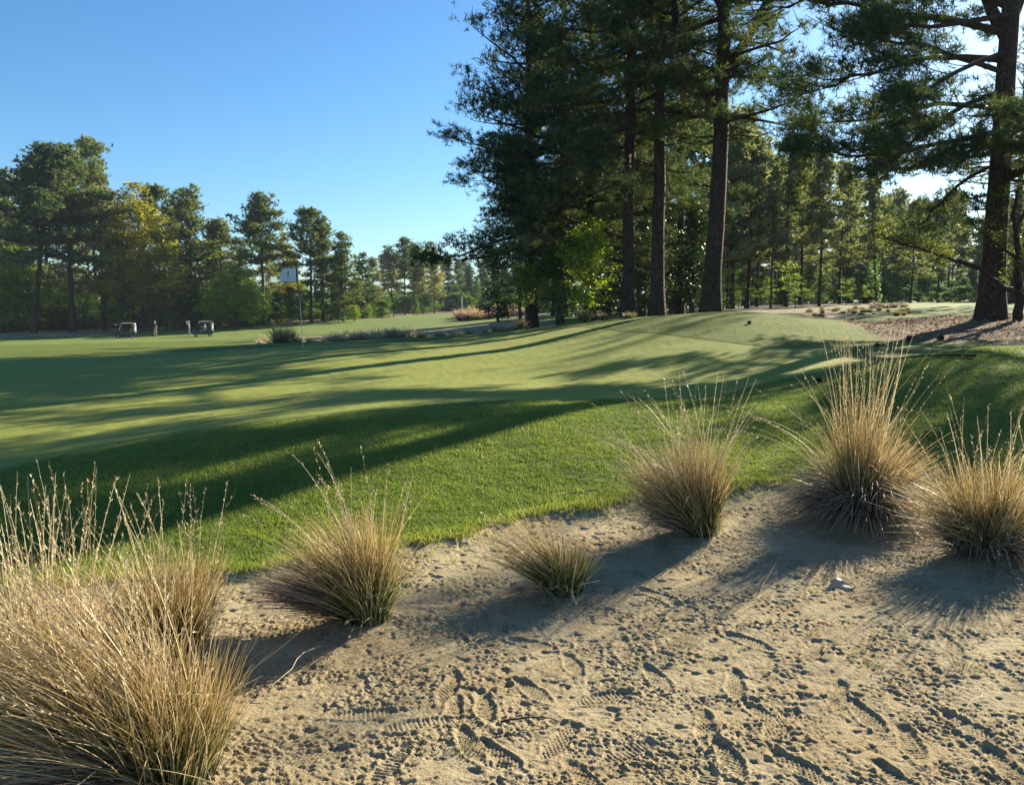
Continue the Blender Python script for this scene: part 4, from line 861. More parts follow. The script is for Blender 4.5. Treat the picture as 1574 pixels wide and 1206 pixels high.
# ---- litter: fallen needles and leaves on the pine straw ground, one mass
def litter(name, poly, n, ln, wd, mat, seed, label, lift=.02):
    rg = np.random.RandomState(seed); P = np.array(poly); lo, hi = P.min(0), P.max(0)
    x = rg.uniform(lo[0], hi[0], n); y = rg.uniform(lo[1], hi[1], n); kp = poly_sd(x, y, poly) > .1; x = x[kp]; y = y[kp]; k = len(x); z = height(x, y, False)
    c = np.stack([x, y, z + lift * rg.uniform(.1, 1, k)], 1); a = rand_dirs(k, rg); a[:, 2] *= .35; b = np.cross(a, rand_dirs(k, rg)); b /= np.linalg.norm(b, axis=1)[:, None]
    L = ln * rg.uniform(.4, 1.2, k)[:, None]
    V = np.stack([c - a * L / 2, c + b * wd, c + a * L / 2, c - b * wd], 1).reshape(-1, 3)
    return tag(link(name, npmesh(name, V, [np.arange(k * 4).reshape(-1, 4)], M[mat], {'v': np.repeat(rg.uniform(0, 1, k), 4)})), label, 'litter', kind='stuff')
M['litter'] = foliage('dry_litter', [(0, (.05, .028, .018)), (.4, (.17, .10, .065)), (.8, (.34, .24, .17)), (1, (.55, .45, .36))], .15, .7, tcol=(1, .9, .7))
litter('fallen_needles', STRAW, 34000, .12, .012, 'litter', 3, 'brown pine needles and dry leaves under the big right pine', .04)

# ---- low scrub tufts on the far waste strips
def tuft_mesh(seed, n, L, rb, spread, mat, wd):
    rg = np.random.RandomState(seed); V, Q, v, w_, _ = blades(n, rb, L, spread, (-.2, 0), .4, wd, rg, seg=4); return npmesh('far_tuft', V, [Q], M[mat], {'v': v, 'w': w_})
M['wire_pink'] = grassmat('dry_red_grass', [(0, (.16, .08, .05)), (.5, (.36, .20, .13)), (1, (.58, .40, .27))])
M['wire_pale'] = grassmat('pale_straw', [(0, (.18, .13, .07)), (.4, (.42, .33, .19)), (1, (.70, .59, .40))], .45)
TM = [tuft_mesh(1, 320, .75, .14, .5, 'wire', .02), tuft_mesh(2, 320, .7, .14, .6, 'wire_pink', .022), tuft_mesh(3, 260, .5, .22, .8, 'wire_dead', .022), tuft_mesh(4, 320, .55, .2, .7, 'wire_green', .022), tuft_mesh(5, 170, .75, .2, .7, 'wire_pale', .024)]
rt = random.Random(17)
def tuft(i, px, d, s, label, group):
    x, y = at(px, 500, d)[:2]; o = link('grass_tuft', TM[i], None, (x, y, gz(x, y) - .02)); o.rotation_euler = (0, 0, rt.uniform(0, 6)); o.scale = (s, s, s * rt.uniform(.8, 1.2)); tag(o, label, 'grass tuft', group); return o
for px in (430, 441): tuft(0, px, 36, 1.3, {430: 'tall thin straw tuft left of the flagstick, left of a pair', 441: 'tall thin straw tuft left of the flagstick, right of a pair'}[px], 'tufts behind the green')
for i in range(34): tuft(rt.choice((2, 0, 3, 4)), rt.uniform(395, 570), rt.uniform(33, 56), rt.uniform(.25, .7), 'low dark green and straw tuft on the rough strip behind the flagstick', 'low tufts on the rough strip')
for i in range(44): tuft(rt.choice((4, 4, 1)), rt.gauss(590, 46), rt.uniform(30, 37), rt.uniform(.4, .95), 'pale straw tuft in the row right of the flagstick', 'pale tufts right of the flagstick')
for i in range(16): tuft(rt.choice((0, 2, 3)), rt.uniform(640, 810), rt.uniform(33, 42), rt.uniform(.4, .8), 'small tuft beside the pale bunker patch', 'small tufts by the bunker patch')
for i in range(60): tuft(rt.choice((1, 1, 0)), rt.uniform(705, 805), rt.uniform(88, 112), rt.uniform(1.3, 2.2), 'reddish dry tuft on the bank across the far fairway', 'reddish tufts on the far bank')
for px, d, s, lb in ((898, 30.5, .8, 'pale straw tuft at the foot of the lime sapling'), (966, 27.6, .6, 'rounded pale green tuft at the foot of the left stout trunk'), (800, 33, .7, 'rust coloured tuft by the lone short trunk'), (928, 30, .6, 'thin straw tuft between sapling and left stout trunk')):
    tuft(3 if px == 966 else 0, px, d, s, lb, 'tufts along the clump edge')
for i in range(36): tuft(rt.choice((2, 0, 3)), rt.uniform(1240, 1400), rt.uniform(28, 46), rt.uniform(.2, .45), 'low scrubby tuft on the pale sand under the right wood', 'tufts on the right sand')
for i in range(16): tuft(2, rt.uniform(1340, 1390), rt.uniform(44, 54), rt.uniform(.5, .8), 'dark brushy tuft on the hump at the end of the right sand', 'brush on the sand hump')

# ---------------------------------------------------------------- flagstick
M['white'] = simple('white_paint', (.78, .78, .74), .4, .4, var=.04)
M['black'] = simple('black_plastic', (.012, .014, .018), .35, .5)
M['flagw'] = foliage('flag_cloth', [(0, (.86, .85, .84)), (1, (.90, .89, .88))], .6, .7, tcol=(1, 1, 1))
M['flagb'] = simple('flag_black', (.012, .014, .02), .8, .1)
fx, fy = at(466, 533, 21.7)[:2]; fz = gz(fx, fy)
fs = empty('flagstick', (fx, fy, fz)); tag(fs, 'golf hole flagstick with white flag standing on the putting green', 'flagstick')
H = 2.13; tl = -.095
mb = MB(); mb.tube([(0, 0, -.1), (tl * .5, 0, H * .5), (tl, 0, H)], [.011, .010, .008], 10); mb.build('pole', M['white'], fs, smooth=True)
mb = MB(); mb.tube([(tl * .42, 0, H * .34), (tl * .78, 0, H * .80)], [.0115, .0105], 10, cap=False); mb.build('dark_pole_section', M['black'], fs, smooth=True)
mb = MB(); mb.lathe([(0, .0), (.013, .0), (.013, .02), (0, .03)], (tl, 0, H - .005), 10); mb.build('pole_cap', M['black'], fs)
# flag: hoist at the pole, free end to the left, its top corner folded back
FW, FH = .50, .385
def flag_pt(u, v):
    x = -u * FW; z = v * FH; y = .035 * math.sin(u * 7 + v * 1.2) * u + .01 * math.sin(u * 15)
    dfold = (u + v * .75 - 1.42) * .55       # beyond the diagonal the cloth turns back
    if dfold > 0:
        nx, nz = -.8, .6; m = dfold * FW; x -= nx * m * 1.7; z -= nz * m * 1.7; y += min(.05, m * .9)
    return (x, y, z)
def flag_surface(u0, u1, v0, v1, nu, nv, off=0, mat='flagw', name='flag_cloth', parent=fs):
    V = []; Fc = []
    for j in range(nv + 1):
        for i in range(nu + 1):
            p = flag_pt(u0 + (u1 - u0) * i / nu, v0 + (v1 - v0) * j / nv); V.append((p[0] + tl * .98, p[1] + off, p[2] + H - FH - .01))
    for j in range(nv):
        for i in range(nu): a = j * (nu + 1) + i; Fc.append((a, a + 1, a + nu + 2, a + nu + 1))
    m = MB(); m.add(V, Fc); o = m.build(name, M[mat], parent, smooth=True); s = o.modifiers.new('thick', 'SOLIDIFY'); s.thickness = .002; s.offset = 0; return o
cloth = flag_surface(.08, 1, .035, .97, 40, 30)
flag_surface(.0, .085, .0, 1, 4, 20, 0, 'flagb', 'hoist_band')
flag_surface(.08, .9, .965, 1.0, 30, 2, 0, 'flagb', 'edge_piping'); flag_surface(.08, .98, .0, .035, 30, 2, 0, 'flagb', 'edge_piping')
def on_flag(name, pts, mat, wd=None, parent=cloth):
    m = MB()
    if wd: 
        for a, b in zip(pts[:-1], pts[1:]):
            pa, pb = np.array(flag_pt(*a)), np.array(flag_pt(*b)); m.tube([pa, pb], wd, 5)
    else:
        n = len(pts); c = (sum(p[0] for p in pts) / n, sum(p[1] for p in pts) / n)
        P = [flag_pt(*p) for p in pts] + [flag_pt(*c)]; m.add(P, [(i, (i + 1) % n, n) for i in range(n)])
    o = m.build(name, M[mat], fs); o.location = (tl * .98, -.004, H - FH - .01); return o
sil = [(.475, .44), (.47, .60), (.48, .66), (.492, .70), (.488, .80), (.50, .86), (.512, .80), (.51, .70), (.528, .66), (.535, .52), (.53, .44)]
on_flag('emblem', sil, 'flagb')
on_flag('lettering', [(.30, .34), (.36, .30), (.42, .33), (.48, .29), (.54, .33), (.60, .30), (.68, .34), (.74, .33)], 'flagb', .0022)
on_flag('lettering', [(.60, .30), (.53, .20), (.46, .12)], 'flagb', .0016); on_flag('lettering', [(.34, .31), (.42, .24), (.5, .27), (.58, .22)], 'flagb', .0018)
mb = MB(); mb.lathe([(.054, -.1), (.054, .004), (.058, .004), (.058, -.1)], (0, 0, 0), 20); mb.build('hole_cup', M['white'], fs)

# ---------------------------------------------------------------- golf carts
M['cartbody'] = simple('cart_dark_paint', (.012, .018, .032), .25, .6); M['cream'] = simple('cart_cream', (.50, .46, .36), .5, .4); M['seat'] = simple('cart_seat', (.10, .10, .10), .6)
M['rubber'] = simple('tyre_rubber', (.02, .02, .02), .8); M['rim'] = simple('rim_white', (.72, .72, .68), .4, .5)
M['steel'] = simple('black_tube', (.03, .03, .03), .4, .5); M['shiny'] = simple('chrome', (.6, .6, .6), .2, .5, 1)
t = NT('clear_windscreen'); g = t.n('ShaderNodeBsdfGlossy'); g.inputs['Roughness'].default_value = .05; tr = t.n('ShaderNodeBsdfTransparent'); tr.inputs[0].default_value = (.75, .85, .85, 1)
df = t.n('ShaderNodeBsdfDiffuse'); df.inputs[0].default_value = (.7, .72, .72, 1); m1 = t.n('ShaderNodeMixShader'); m1.inputs[0].default_value = .35; t.l(g.outputs[0], m1.inputs[1]); t.l(df.outputs[0], m1.inputs[2])
m2 = t.n('ShaderNodeMixShader'); m2.inputs[0].default_value = .5; t.l(tr.outputs[0], m2.inputs[1]); t.l(m1.outputs[0], m2.inputs[2]); t.l(m2.outputs[0], t.out.inputs[0]); M['glass'] = t.m
def make_cart(x, y, rz, label):
    """front along -x, 2.4 m long"""
    o = empty('golf_cart', (x, y, gz(x, y)), rz); tag(o, label, 'golf cart', 'golf carts on the far fairway'); o.scale = (.93, .93, .93)
    b = MB(); b.prism([(-1.22, .30), (-1.26, .52), (-1.16, .72), (-.80, .93), (-.58, .98), (-.52, .90), (-.50, .34), (-.62, .28)], -.56, .56)
    b.prism([(-.55, .25), (-.55, .34), (.25, .34), (.25, .25)], -.58, .58)
    b.prism([(.10, .30), (.08, .62), (.75, .66), (1.12, .62), (1.16, .34), (.9, .26)], -.56, .56); b.build('body', M['cartbody'], o, bevel=.04)
    b = MB(); b.prism([(.02, .62), (.02, .76), (.52, .74), (.52, .62)], -.52, .52); b.build('seat', M['seat'], o, bevel=.03)
    b = MB(); b.prism([(.50, .74), (.60, 1.18), (.70, 1.18), (.62, .72)], -.52, .52); b.build('backrest', M['seat'], o, bevel=.03)
    b = MB(); b.prism([(-.50, 1.80), (-.40, 1.87), (.95, 1.87), (1.05, 1.80), (.95, 1.79), (-.45, 1.78)], -.58, .58); b.build('roof', M['cream'], o, bevel=.02)
    for sy in (-.5, .5):
        b = MB(); b.tube([(-.72, sy, .95), (-.42, sy, 1.8)], .018, 8); b.build('roof_post', M['steel'], o)
        b = MB(); b.tube([(.85, sy, .62), (.75, sy, 1.2), (.80, sy, 1.8)], .018, 8); b.build('roof_post', M['steel'], o)
    b = MB(); b.prism([(-.705, .97), (-.70, .97), (-.435, 1.76), (-.44, 1.76)], -.47, .47); b.build('windscreen', M['glass'], o)
    b = MB(); b.tube([(-.5, -.25, .85), (-.2, -.25, 1.02)], .018, 8)
    an = np.linspace(0, 2 * math.pi, 17); b.tube([(-.2 + .07 * math.cos(a) , -.25 + .16 * math.sin(a), 1.02 + .14 * math.cos(a)) for a in an], .013, 6, cap=False); b.build('steering_wheel', M['black'], o)
    for sx in (-.82, .80):
        for sy in (-.52, .52):
            ty = MB(); ty.lathe([(.12, -.09), (.20, -.10), (.225, -.06), (.225, .06), (.20, .10), (.12, .09)], (sx, sy, .225), 20, 'y'); wh = ty.build('wheel', M['rubber'], o, smooth=True)
            rm = MB(); rm.lathe([(0, -.085), (.05, -.10), (.07, -.08), (.135, -.085), (.135, .085), (.07, .08), (.05, .10), (0, .085)], (sx, sy, .225), 16, 'y'); rm.build('rim', M['rim'], wh)
    for sy in (-.36, .36):
        b = MB(); b.lathe([(0, -.03), (.07, -.02), (.08, .03), (.06, .05)], (0, 0, 0), 12, 'y'); h = b.build('headlight', M['shiny'], o, (-1.19, sy, .62)); h.rotation_euler = (0, 0, R(-90))
    b = MB(); b.prism([(.86, .62), (.86, .66), (1.24, .66), (1.24, .62)], -.5, .5); b.tube([(1.22, -.48, .66), (1.22, -.48, .95), (1.22, .48, .95), (1.22, .48, .66)], .015, 6); b.build('bag_rack', M['steel'], o)
    return o
def golf_bag(x, y, z, rz, mat, label):
    o = empty('golf_bag', (x, y, z), rz); tag(o, label, 'golf bag', 'golf bags on the carts')
    b = MB(); b.lathe([(0, 0), (.12, 0), (.135, .05), (.12, .4), (.14, .78), (.15, .84), (.12, .84)], (0, 0, 0), 14); b.build('bag_body', M[mat], o, smooth=True)
    b = MB(); b.box((0, -.13, .35), (.16, .08, .38)); b.build('pocket', M[mat], o, bevel=.02)
    for k in range(8):
        a = k * .8; b = MB(); p = np.array([.07 * math.cos(a), .07 * math.sin(a), .7]); q = p + np.array([.02 * math.cos(a), .02 * math.sin(a), .42]); b.tube([p, q], .006, 5); b.box(tuple(q + np.array([.02, 0, .02])), (.08, .03, .05)); b.build('club_head', M['shiny' if k % 2 else 'black'], o)
M['bagw'] = simple('bag_white', (.7, .7, .68), .6); M['bagb'] = simple('bag_black', (.02, .02, .025), .6)
carts = []
for px, lb in ((193, 'dark golf cart with cream roof, left of the two, nobody aboard'), (312, 'dark golf cart with cream roof, right of the two, golfer in white aboard')):
    x, y = at(px, 518, 92)[:2]; rz = R(22); c = make_cart(x, y, rz, lb); carts.append((c, x, y, rz))
def local(c, lx, ly, lz):
    o, x, y, rz = c; return (x + lx * math.cos(rz) - ly * math.sin(rz), y + lx * math.sin(rz) + ly * math.cos(rz), gz(x, y) + lz)
golf_bag(*local(carts[0], 1.02, -.25, .66), 0, 'bagw', 'white golf bag on the rear of the left cart'); golf_bag(*local(carts[0], 1.02, .25, .66), 0, 'bagb', 'black golf bag on the rear of the left cart')
golf_bag(*local(carts[1], 1.02, -.25, .66), 0, 'bagw', 'white golf bag on the rear of the right cart')

# ---------------------------------------------------------------- people
M['skin'] = simple('skin', (.50, .30, .20), .5, .4, var=.06); M['navy'] = simple('navy_shirt', (.015, .02, .035), .8); M['khaki'] = simple('khaki_cloth', (.34, .30, .20), .8)
M['bluegrey'] = simple('blue_grey_shirt', (.36, .44, .52), .8); M['greypants'] = simple('grey_trousers', (.26, .30, .32), .8); M['whitecloth'] = simple('white_cloth', (.72, .74, .76), .8); M['hair'] = simple('brown_hair', (.05, .03, .02), .7); M['shoe'] = simple('dark_shoe', (.03, .03, .03), .6)
def skinned(name, J, E, mat, parent, sub=2):
    """J: list of (x,y,z,r); E: edges; grown with the skin modifier"""
    me = bpy.data.meshes.new(name); me.from_pydata([j[:3] for j in J], E, []); me.materials.append(M[mat]); o = link(name, me, parent)
    s = o.modifiers.new('skin', 'SKIN'); s.use_smooth_shade = True
    me.skin_vertices.new() if not me.skin_vertices else None
    for k, j in enumerate(J): me.skin_vertices[0].data[k].radius = (j[3], j[3] * (j[4] if len(j) > 4 else 1)); me.skin_vertices[0].data[k].use_root = (k == 0)
    q = o.modifiers.new('sub', 'SUBSURF'); q.levels = sub; q.render_levels = sub; return o
def person(x, y, z, rz, label, arms, legs, mats, hat=None, sit=False, tilt=0.0):
    """faces -y before rotation. arms/legs: joint lists"""
    o = empty('person', (x, y, z), rz); tag(o, label, 'person', 'golfers on the far fairway')
    hz = .92 if not sit else .10
    J = [(0, 0, hz, .125), (0, 0, hz + .22, .115), (0, -.01 - tilt * .3, hz + .42, .125), (0, -tilt * .5, hz + .52, .06), (0, -.01 - tilt * .6, hz + .60, .055), (0, -.02 - tilt * .7, hz + .70, .088), (0, -.015 - tilt * .7, hz + .80, .075)]
    E = [(0, 1), (1, 2), (2, 3), (3, 4), (4, 5), (5, 6)]
    sh = hz + .47; AJ = {}
    for s, a in zip((-1, 1), arms):      # a: elbow, wrist offsets relative to shoulder
        b = len(J); S = np.array([s * .17, -tilt * .45, sh]); el = S + np.array(a[0]); wr = S + np.array(a[1]); hd = wr + (wr - el) / np.linalg.norm(wr - el) * .09
        J += [(*S, .052), (*el, .040), (*wr, .026), (*hd, .034, .6)]; E += [(2, b), (b, b + 1), (b + 1, b + 2), (b + 2, b + 3)]; AJ[s] = (S, el, wr, hd)
        d = (wr - el) / np.linalg.norm(wr - el); side = np.cross(d, (0, 0, 1.)); side /= np.linalg.norm(side) + 1e-6
        for f in range(4):
            k = len(J); p1 = hd + side * (.012 * (f - 1.5)) + d * .04; p2 = p1 + d * .03 + np.array([0, -.01, -.02]); J += [(*p1, .009), (*p2, .008)]; E += [(b + 3, k), (k, k + 1)]
        k = len(J); J += [(*(wr + side * .04 + d * .05), .010)]; E += [(b + 2, k)]
    LJ = {}
    for s, l in zip((-1, 1), legs):      # knee, ankle, relative to hip
        b = len(J); Hp = np.array([s * .09, 0, hz - .04]); kn = Hp + np.array(l[0]); an = Hp + np.array(l[1]); to = an + np.array([0, -.15, -.045])
        J += [(*Hp, .085), (*kn, .058), (*an, .042)]; E += [(0, b), (b, b + 1), (b + 1, b + 2)]; LJ[s] = (Hp, kn, an, to)
    body = skinned('body', J, E, mats['skin'], o)
    tj = [(0, 0, hz - .02, .145), (0, 0, hz + .22, .135), (0, -.01 - tilt * .3, hz + .42, .145), (0, -tilt * .5, hz + .50, .075)]; te = [(0, 1), (1, 2), (2, 3)]
    for s in (-1, 1):
        S, el, wr, hd = AJ[s]; b = len(tj); m = S * .15 + el * .85; tj += [(*S, .068), (*m, .055)]; te += [(2, b), (b, b + 1)]
    skinned('shirt', tj, te, mats['shirt'], o)
    pj = [(0, 0, hz + .02, .140)]; pe = []
    for s in (-1, 1):
        Hp, kn, an, to = LJ[s]; b = len(pj); m = an * (1 if not mats.get('shorts') else 0) + (kn * 1.0 if mats.get('shorts') else 0); pj += [(*Hp, .098), (*kn, .072)]; pe += [(0, b), (b, b + 1)]
        if not mats.get('shorts'): pj += [(*an, .058)]; pe += [(b + 1, b + 2)]
        skinned('shoe', [(*(an + np.array([0, .03, -.045])), .045), (*(an + np.array([0, -.06, -.05])), .045, .8), (*to, .035, .8)], [(0, 1), (1, 2)], 'shoe', o)
    skinned('shorts' if mats.get('shorts') else 'trousers', pj, pe, mats['pants'], o)
    hc = np.array([0, -.02 - tilt * .7, hz + .74])
    for s in (-1, 1):
        b = MB(); b.lathe([(0, -.02), (.022, -.01), (.026, .01), (0, .02)], (s * .088, hc[1], hc[2]), 8); b.build('ear', M['skin'], o)
        b = MB(); b.lathe([(0, -.008), (.008, 0), (0, .008)], (s * .032, hc[1] - .085, hc[2] + .01), 8); b.build('eye', M['hair'], o)
    b = MB(); b.prism([(-.012, -.02), (.012, -.02), (0, .03)], hc[1] - .115, hc[1] - .08); nb = b.build('nose', M['skin'], o); nb.location = (0, 0, hc[2])
    b = MB(); b.tube([(-.025, hc[1] - .086, hc[2] - .045), (.025, hc[1] - .086, hc[2] - .045)], .005, 5); b.build('mouth', M['skin'], o)
    b = MB(); b.lathe([(.094, 0), (.096, .04), (.075, .10), (.03, .125), (0, .13)], (0, hc[1] + .008, hc[2] + .01), 16)
    if hat: b.prism([(-.07, .0), (.07, .0), (.07, .012), (-.07, .012)], -.19, -.07)
    if hat:
        V = b.V[-1]; V[:, 1] += hc[1] + .01; V[:, 2] += hc[2] + .03
    b.build('cap' if hat else 'hair', M[hat or 'hair'], o, smooth=not hat); return o, AJ
std = [((-.02, .03, -.44), (-.01, .04, -.84)), ((.03, -.02, -.44), (.04, .02, -.84))]
def wpt(x, y, z, rz, p): return (x + p[0] * math.cos(rz) - p[1] * math.sin(rz), y + p[0] * math.sin(rz) + p[1] * math.cos(rz), z + p[2])
def club(a, b, label):
    a = np.array(a); b = np.array(b); o = empty('golf_club', tuple(a)); tag(o, label, 'golf club', 'golf clubs in hand'); v = b - a
    m = MB(); m.tube([v * .28, v], [.006, .005], 6); m.build('shaft', M['shiny'], o); m = MB(); m.tube([v * 0, v * .28], [.013, .011], 8); m.build('grip', M['black'], o)
    m = MB(); m.box(tuple(v + np.array([-.04, 0, 0])), (.09, .03, .05)); m.build('club_head', M['shiny'], o, bevel=.008)
x, y = at(239, 518, 95)[:2]; z = gz(x, y); rz = R(20)
p, AJ = person(x, y, z, rz, 'golfer in dark shirt and khaki trousers standing, hands together at the waist', [((-.06, .02, -.27), (.08, -.20, -.27)), ((.06, .02, -.27), (-.05, -.20, -.22))], std, dict(skin='skin', shirt='navy', pants='khaki'), hat='whitecloth')
h = wpt(x, y, z, rz, AJ[1][3]); club(h, (h[0] - .1, h[1] - .25, z + .04), 'club held upright before the golfer in the dark shirt')
x, y = at(291, 517, 95)[:2]; z = gz(x, y); rz = R(-60)
p, AJ = person(x, y, z, rz, 'golfer in blue grey clothes beside the right cart, arms raised after a swing', [((-.20, -.12, .02), (-.22, -.18, .28)), ((.02, -.24, .02), (-.12, -.26, .26))], [((-.05, -.03, -.44), (-.06, .03, -.84)), ((.06, .0, -.44), (.10, .06, -.84))], dict(skin='skin', shirt='bluegrey', pants='greypants'), hat='whitecloth')
h = wpt(x, y, z, rz, AJ[-1][3]); club(h, (h[0] - .75, h[1] + .1, h[2] + .1), 'club swung back over the shoulder of the golfer in blue grey')
c = carts[1]; x, y, z = local(c, .25, -.25, .70); rz = c[3] - R(90)
person(x, y, z - .02, rz, 'golfer in white shirt sitting at the wheel of the right cart', [((-.04, -.18, -.20), (.02, -.42, -.10)), ((.04, -.18, -.20), (-.02, -.42, -.10))], [((-.03, -.42, .02), (-.03, -.50, -.40)), ((.03, -.42, .02), (.03, -.50, -.40))], dict(skin='skin', shirt='whitecloth', pants='greypants'), sit=True)

# ---------------------------------------------------------------- small things on the ground
M['dryleaf'] = simple('dry_leaf', (.42, .31, .20), .6, .3, bump=(60, .3)); M['twig'] = simple('dead_twig', (.045, .028, .02), .8); M['straws'] = simple('straw', (.52, .42, .26), .6)
M['cone'] = simple('pine_cone', (.035, .022, .016), .8)
def ground_pt(px, py): x, y = hit(px, py); return x, y, float(height(np.array([x]), np.array([y]))[0])
x, y, z = ground_pt(1290, 898); m = MB(); nu, nv = 12, 6; V = []; Fc = []
for i in range(nu + 1):
    for j in range(nv + 1):
        u = i / nu * 2 - 1; v = (j / nv * 2 - 1); wdt = .045 * (1 - abs(u) ** 2.2) + .002
        V.append((u * .10 * (1 - .1 * v), v * wdt + .012 * math.sin(u * 3), .010 + .024 * v * abs(v) * (1 - u * u) + .010 * math.sin(u * 4 + v) + .012 * v * v))
for i in range(nu):
    for j in range(nv): a = i * (nv + 1) + j; Fc.append((a, a + 1, a + nv + 2, a + nv + 1))
m.add(V, Fc); o = m.build('fallen_leaf', M['dryleaf'], None, (x, y, z), True); o.rotation_euler = (R(8), R(-4), R(12)); s = o.modifiers.new('t', 'SOLIDIFY'); s.thickness = .0015
tag(o, 'large curled dry leaf lying on the sand', 'leaf')
m = MB(); m.tube([(-.02, 0, 0), (.02, .0, .004)], .0022, 5); q = m.build('leaf_stem', M['dryleaf'], o); q.location = (.11, .01, .015)
def stick(a, b, r, mat, label, name='twig', bend=.02):
    A = np.array(ground_pt(*a)); B = np.array(ground_pt(*b)); m = MB(); n = 7; P = []
    rn = random.Random(a[0])
    for i in range(n): t = i / (n - 1); p = (B - A) * t + np.array([rn.uniform(-1, 1) * bend * .3, rn.uniform(-1, 1) * bend * .3, r + .010 + math.sin(t * 3.14) * bend]); P.append(p)
    m.tube(P, np.linspace(r, r * .5, n), 6); o = m.build(name, M[mat], None, tuple(A), True); tag(o, label, 'twig'); return o
stick((770, 1106), (860, 1099), .0045, 'twig', 'dark twig lying on the trampled sand in the lower middle')
stick((1165, 905), (1202, 850), .0022, 'straws', 'pale dry stem on the sand left of the curled leaf', 'dry_stem')
stick((1470, 1100), (1512, 1060), .002, 'straws', 'pale dry stem on the sand in the lower right', 'dry_stem')
stick((410, 1068), (500, 990), .0022, 'straws', 'pale dry stalk bent over the shadow by the green footed clump', 'dry_stem', .06)
stick((700, 1010), (752, 990), .002, 'straws', 'short pale straw beside the waffle footprints', 'dry_stem')
stick((1500, 550), (1400, 553), .02, 'twig', 'fallen branch piece at the edge of the pine litter', 'fallen_branch')
def sprig(px, py, s, label, mat='wire_green'):
    x, y, z = ground_pt(px, py); rg = np.random.RandomState(px); V, Q, v, w_, _ = blades(70, .045 * s, .05 * s, .9, (-.1, 0), .5, .0022, rg, seg=4)
    tag(link('grass_sprig', npmesh('grass_sprig', V, [Q], M[mat], {'v': v, 'w': w_}), None, (x, y, z - .004)), label, 'grass sprig', 'grass sprigs on the sand')
sprig(712, 1138, 1.1, 'pale green sprig in the bottom middle, right of a pair'); sprig(640, 1140, .8, 'darker sprig in the bottom middle, left of a pair'); sprig(1345, 1012, .8, 'sparse sprig on the sand below the curled leaf'); sprig(1480, 1015, .9, 'sparse sprig on the sand below the right clump')
sprig(1390, 1040, .6, 'tiny sprig between the two right sprigs'); sprig(1250, 965, .5, 'tiny sprig beside the end of the right clump shadow')
sprig(845, 925, 1.0, 'withered sprig at the foot of the smallest clump', 'wire_dead'); sprig(490, 1010, 1.2, 'withered sprig in the shadow of the green footed clump', 'wire_dead'); sprig(1020, 835, 1.3, 'withered sprig left under the straw clump', 'wire_dead'); sprig(1375, 815, 1.5, 'withered straw between the two right clumps', 'wire_dead')
def cone(px, py, s, label):
    x, y, z = ground_pt(px, py); m = MB(); m.lathe([(0, 0), (.02, .01), (.034, .04), (.03, .07), (.015, .10), (0, .115)], (0, 0, 0), 10)
    for i in range(60):
        t = i / 60; a = i * 2.4; rad = .034 * math.sin(math.pi * (.15 + .8 * t)); p = np.array([rad * math.cos(a), rad * math.sin(a), t * .1]); d = np.array([math.cos(a), math.sin(a), .5]) * .014; m.tube([p, p + d], [.008, .002], 4)
    o = m.build('pine_cone', M['cone'], None, (x, y, z + .03 * s)); o.rotation_euler = (R(80), 0, px); o.scale = (s,) * 3; tag(o, label, 'pine cone', 'pine cones and clods on the grass')
cone(1350, 533, 1.0, 'dark pine cone on the mown hollow, left of a touching pair'); cone(1357, 534, .8, 'dark pine cone on the mown hollow, right of a touching pair'); cone(1262, 588, .9, 'pine cone in the shaded hollow behind the tall clump'); cone(1150, 498, 1.2, 'dark pine cone on the grassy mound'); cone(1395, 522, 1.6, 'pine cone at the edge of the litter'); cone(1450, 523, 1.6, 'pine cone by the fallen branch')
# little white feather on the slope
x, y, z = ground_pt(327, 642); m = MB(); m.add([(-.04, 0, .03), (-.01, .015, .02), (.045, 0, .008), (.0, -.012, .012)], [(0, 1, 2), (0, 2, 3)]); o = m.build('feather', M['white'], None, (x, y, z + .01)); s = o.modifiers.new('t', 'SOLIDIFY'); s.thickness = .002
tag(o, 'small white feather on the shaded edge of the slope', 'feather')
rg = np.random.RandomState(21); N = 26000; a = rg.uniform(-.75, .75, N); q = np.exp(rg.uniform(math.log(2.2), math.log(7.5), N)); x = q * np.sin(a); y = q * np.cos(a)
kp = (sand_edge(x, y) > .05) & (fbm(x * 2.1, y * 2.6, 4, 301) + rg.normal(size=N) * .12 > .16); x = x[kp]; y = y[kp]; k = len(x); z = height(x, y)
c = np.stack([x, y, z + rg.uniform(.001, .004, k)], 1); d = rand_dirs(k, rg); d[:, 2] *= .2; b = np.cross(d, rand_dirs(k, rg)); b[:, 2] *= .4; b /= np.linalg.norm(b, axis=1)[:, None]
Ln = (rg.uniform(.002, .006, k) + .02 * (rg.uniform(0, 1, k) > .93) * rg.uniform(.3, 1, k))[:, None]; wdt = rg.uniform(.0012, .003, k)[:, None]
V = np.stack([c - d * Ln, c + b * wdt, c + d * Ln, c - b * wdt], 1).reshape(-1, 3)
M['debris'] = foliage('sand_debris', [(0, (.035, .022, .015)), (.5, (.12, .065, .035)), (1, (.28, .20, .12))], .05, .8, tcol=(1, .9, .7))
tag(link('sand_debris', npmesh('sand_debris', V, [np.arange(k * 4).reshape(-1, 4)], M['debris'], {'v': np.repeat(rg.uniform(0, 1, k), 4)})), 'reddish brown specks of bark and leaf on the sand', 'litter', kind='stuff')
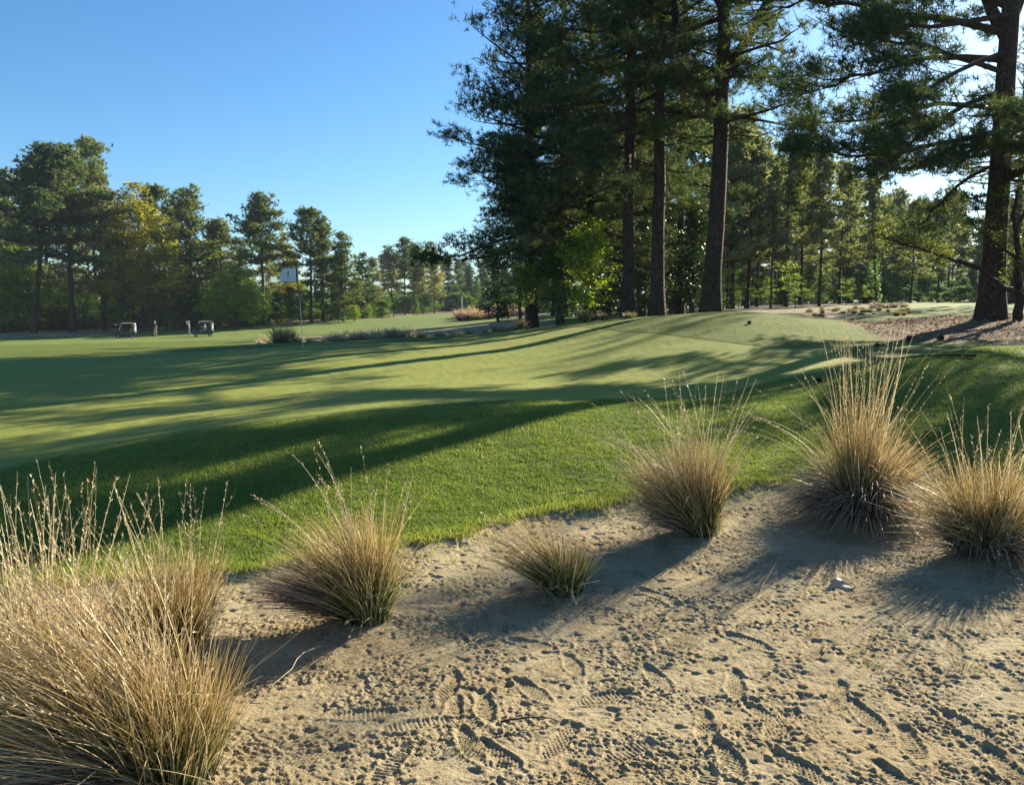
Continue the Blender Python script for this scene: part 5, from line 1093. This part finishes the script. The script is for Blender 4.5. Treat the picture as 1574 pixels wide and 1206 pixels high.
# dry straw scattered round the clumps, one mass
rg = np.random.RandomState(8); V = []; Q = []; k = 0
for key, (cx0, cy0) in CLW.items():
    n = 500 if key in 'FG' else 260; a = rg.uniform(0, 6.28, n); q = .12 + np.abs(rg.normal(size=n)) * .22; x = cx0 + np.cos(a) * q; y = cy0 + np.sin(a) * q * .8 - .05
    z = height(x, y); c = np.stack([x, y, z + rg.uniform(.002, .02, n)], 1); d = rand_dirs(n, rg); d[:, 2] *= .15; b = np.cross(d, [0, 0, 1.]); b /= np.linalg.norm(b, axis=1)[:, None]; Ln = rg.uniform(.03, .12, n)[:, None]
    V.append(np.stack([c - d * Ln, c - d * Ln + b * .002, c + d * Ln + b * .001, c + d * Ln], 1).reshape(-1, 3)); Q.append(np.arange(n * 4).reshape(-1, 4) + k); k += n * 4
V = np.vstack(V); tag(link('scattered_straw', npmesh('scattered_straw', V, [np.vstack(Q)], M['litter'], {'v': np.repeat(rg.uniform(0, 1, len(V) // 4), 4)})), 'broken dry straw strewn over the sand round the clumps', 'straw', kind='stuff')

# ---------------------------------------------------------------- thin air haze
hm = bpy.data.materials.new('air_haze'); hm.use_nodes = True; hn = hm.node_tree; hn.nodes.clear(); ho = hn.nodes.new('ShaderNodeOutputMaterial'); pv = hn.nodes.new('ShaderNodeVolumePrincipled')
pv.inputs['Color'].default_value = (.72, .86, 1, 1); pv.inputs['Density'].default_value = .0002; pv.inputs['Anisotropy'].default_value = .0; hn.links.new(pv.outputs[0], ho.inputs['Volume'])
zmin = float(Z[rr < 1500].min()) - 1.5; m = MB(); m.box((0, 0, (zmin + 34) / 2), (4200, 4200, 34 - zmin)); tag(m.build('haze', hm), kind='stuff', label='thin bluish air haze over the course')

# ---------------------------------------------------------------- labels by order from the left, where nothing else tells neighbours apart
bpy.context.view_layer.update()
ORD = 'first second third fourth fifth sixth seventh eighth ninth tenth eleventh twelfth thirteenth fourteenth fifteenth sixteenth seventeenth eighteenth'.split()
def order_labels(group, base):
    obs = [o for o in COL.objects if o.parent is None and o.get('group') == group and o['label'].startswith(base[:9])]
    obs.sort(key=lambda o: o.location.x / max(o.location.y, .1))
    if len(obs) > len(ORD): return
    for i, o in enumerate(obs): o['label'] = '%s, %s from the left' % (base, ORD[i])
order_labels('green bushes along the left woods', 'mid green bush at the foot of the left woods')
order_labels('bright bushes along the left woods', 'bright yellow green bush at the foot of the left woods')
order_labels('lime green trees of the left woods', 'sunlit lime green tree standing forward of the left woods')
order_labels('saplings in the right wood', 'low layered sapling among the trunks of the right wood')
order_labels('shaded bushes in the right wood', 'dusky green bush in the right wood')
order_labels('pines close behind the clump', 'grey green pine close behind the stout trunks')
order_labels('second row pines of the left woods', 'pine in the second row of the left woods')
order_labels('small tufts by the bunker patch', 'small tuft beside the pale bunker patch')
order_labels('brush on the sand hump', 'dark brushy tuft on the sand hump')
order_labels('hazy pines closing off the far fairway', 'hazy pine closing off the far fairway')
order_labels('pines beyond the right edge', 'pine just beyond the right edge of the view')
order_labels('low bushes of the far wood', 'low bush along the far end of the fairway')
order_labels('hazy pines behind the right wood', 'hazy pine at the back of the right wood')
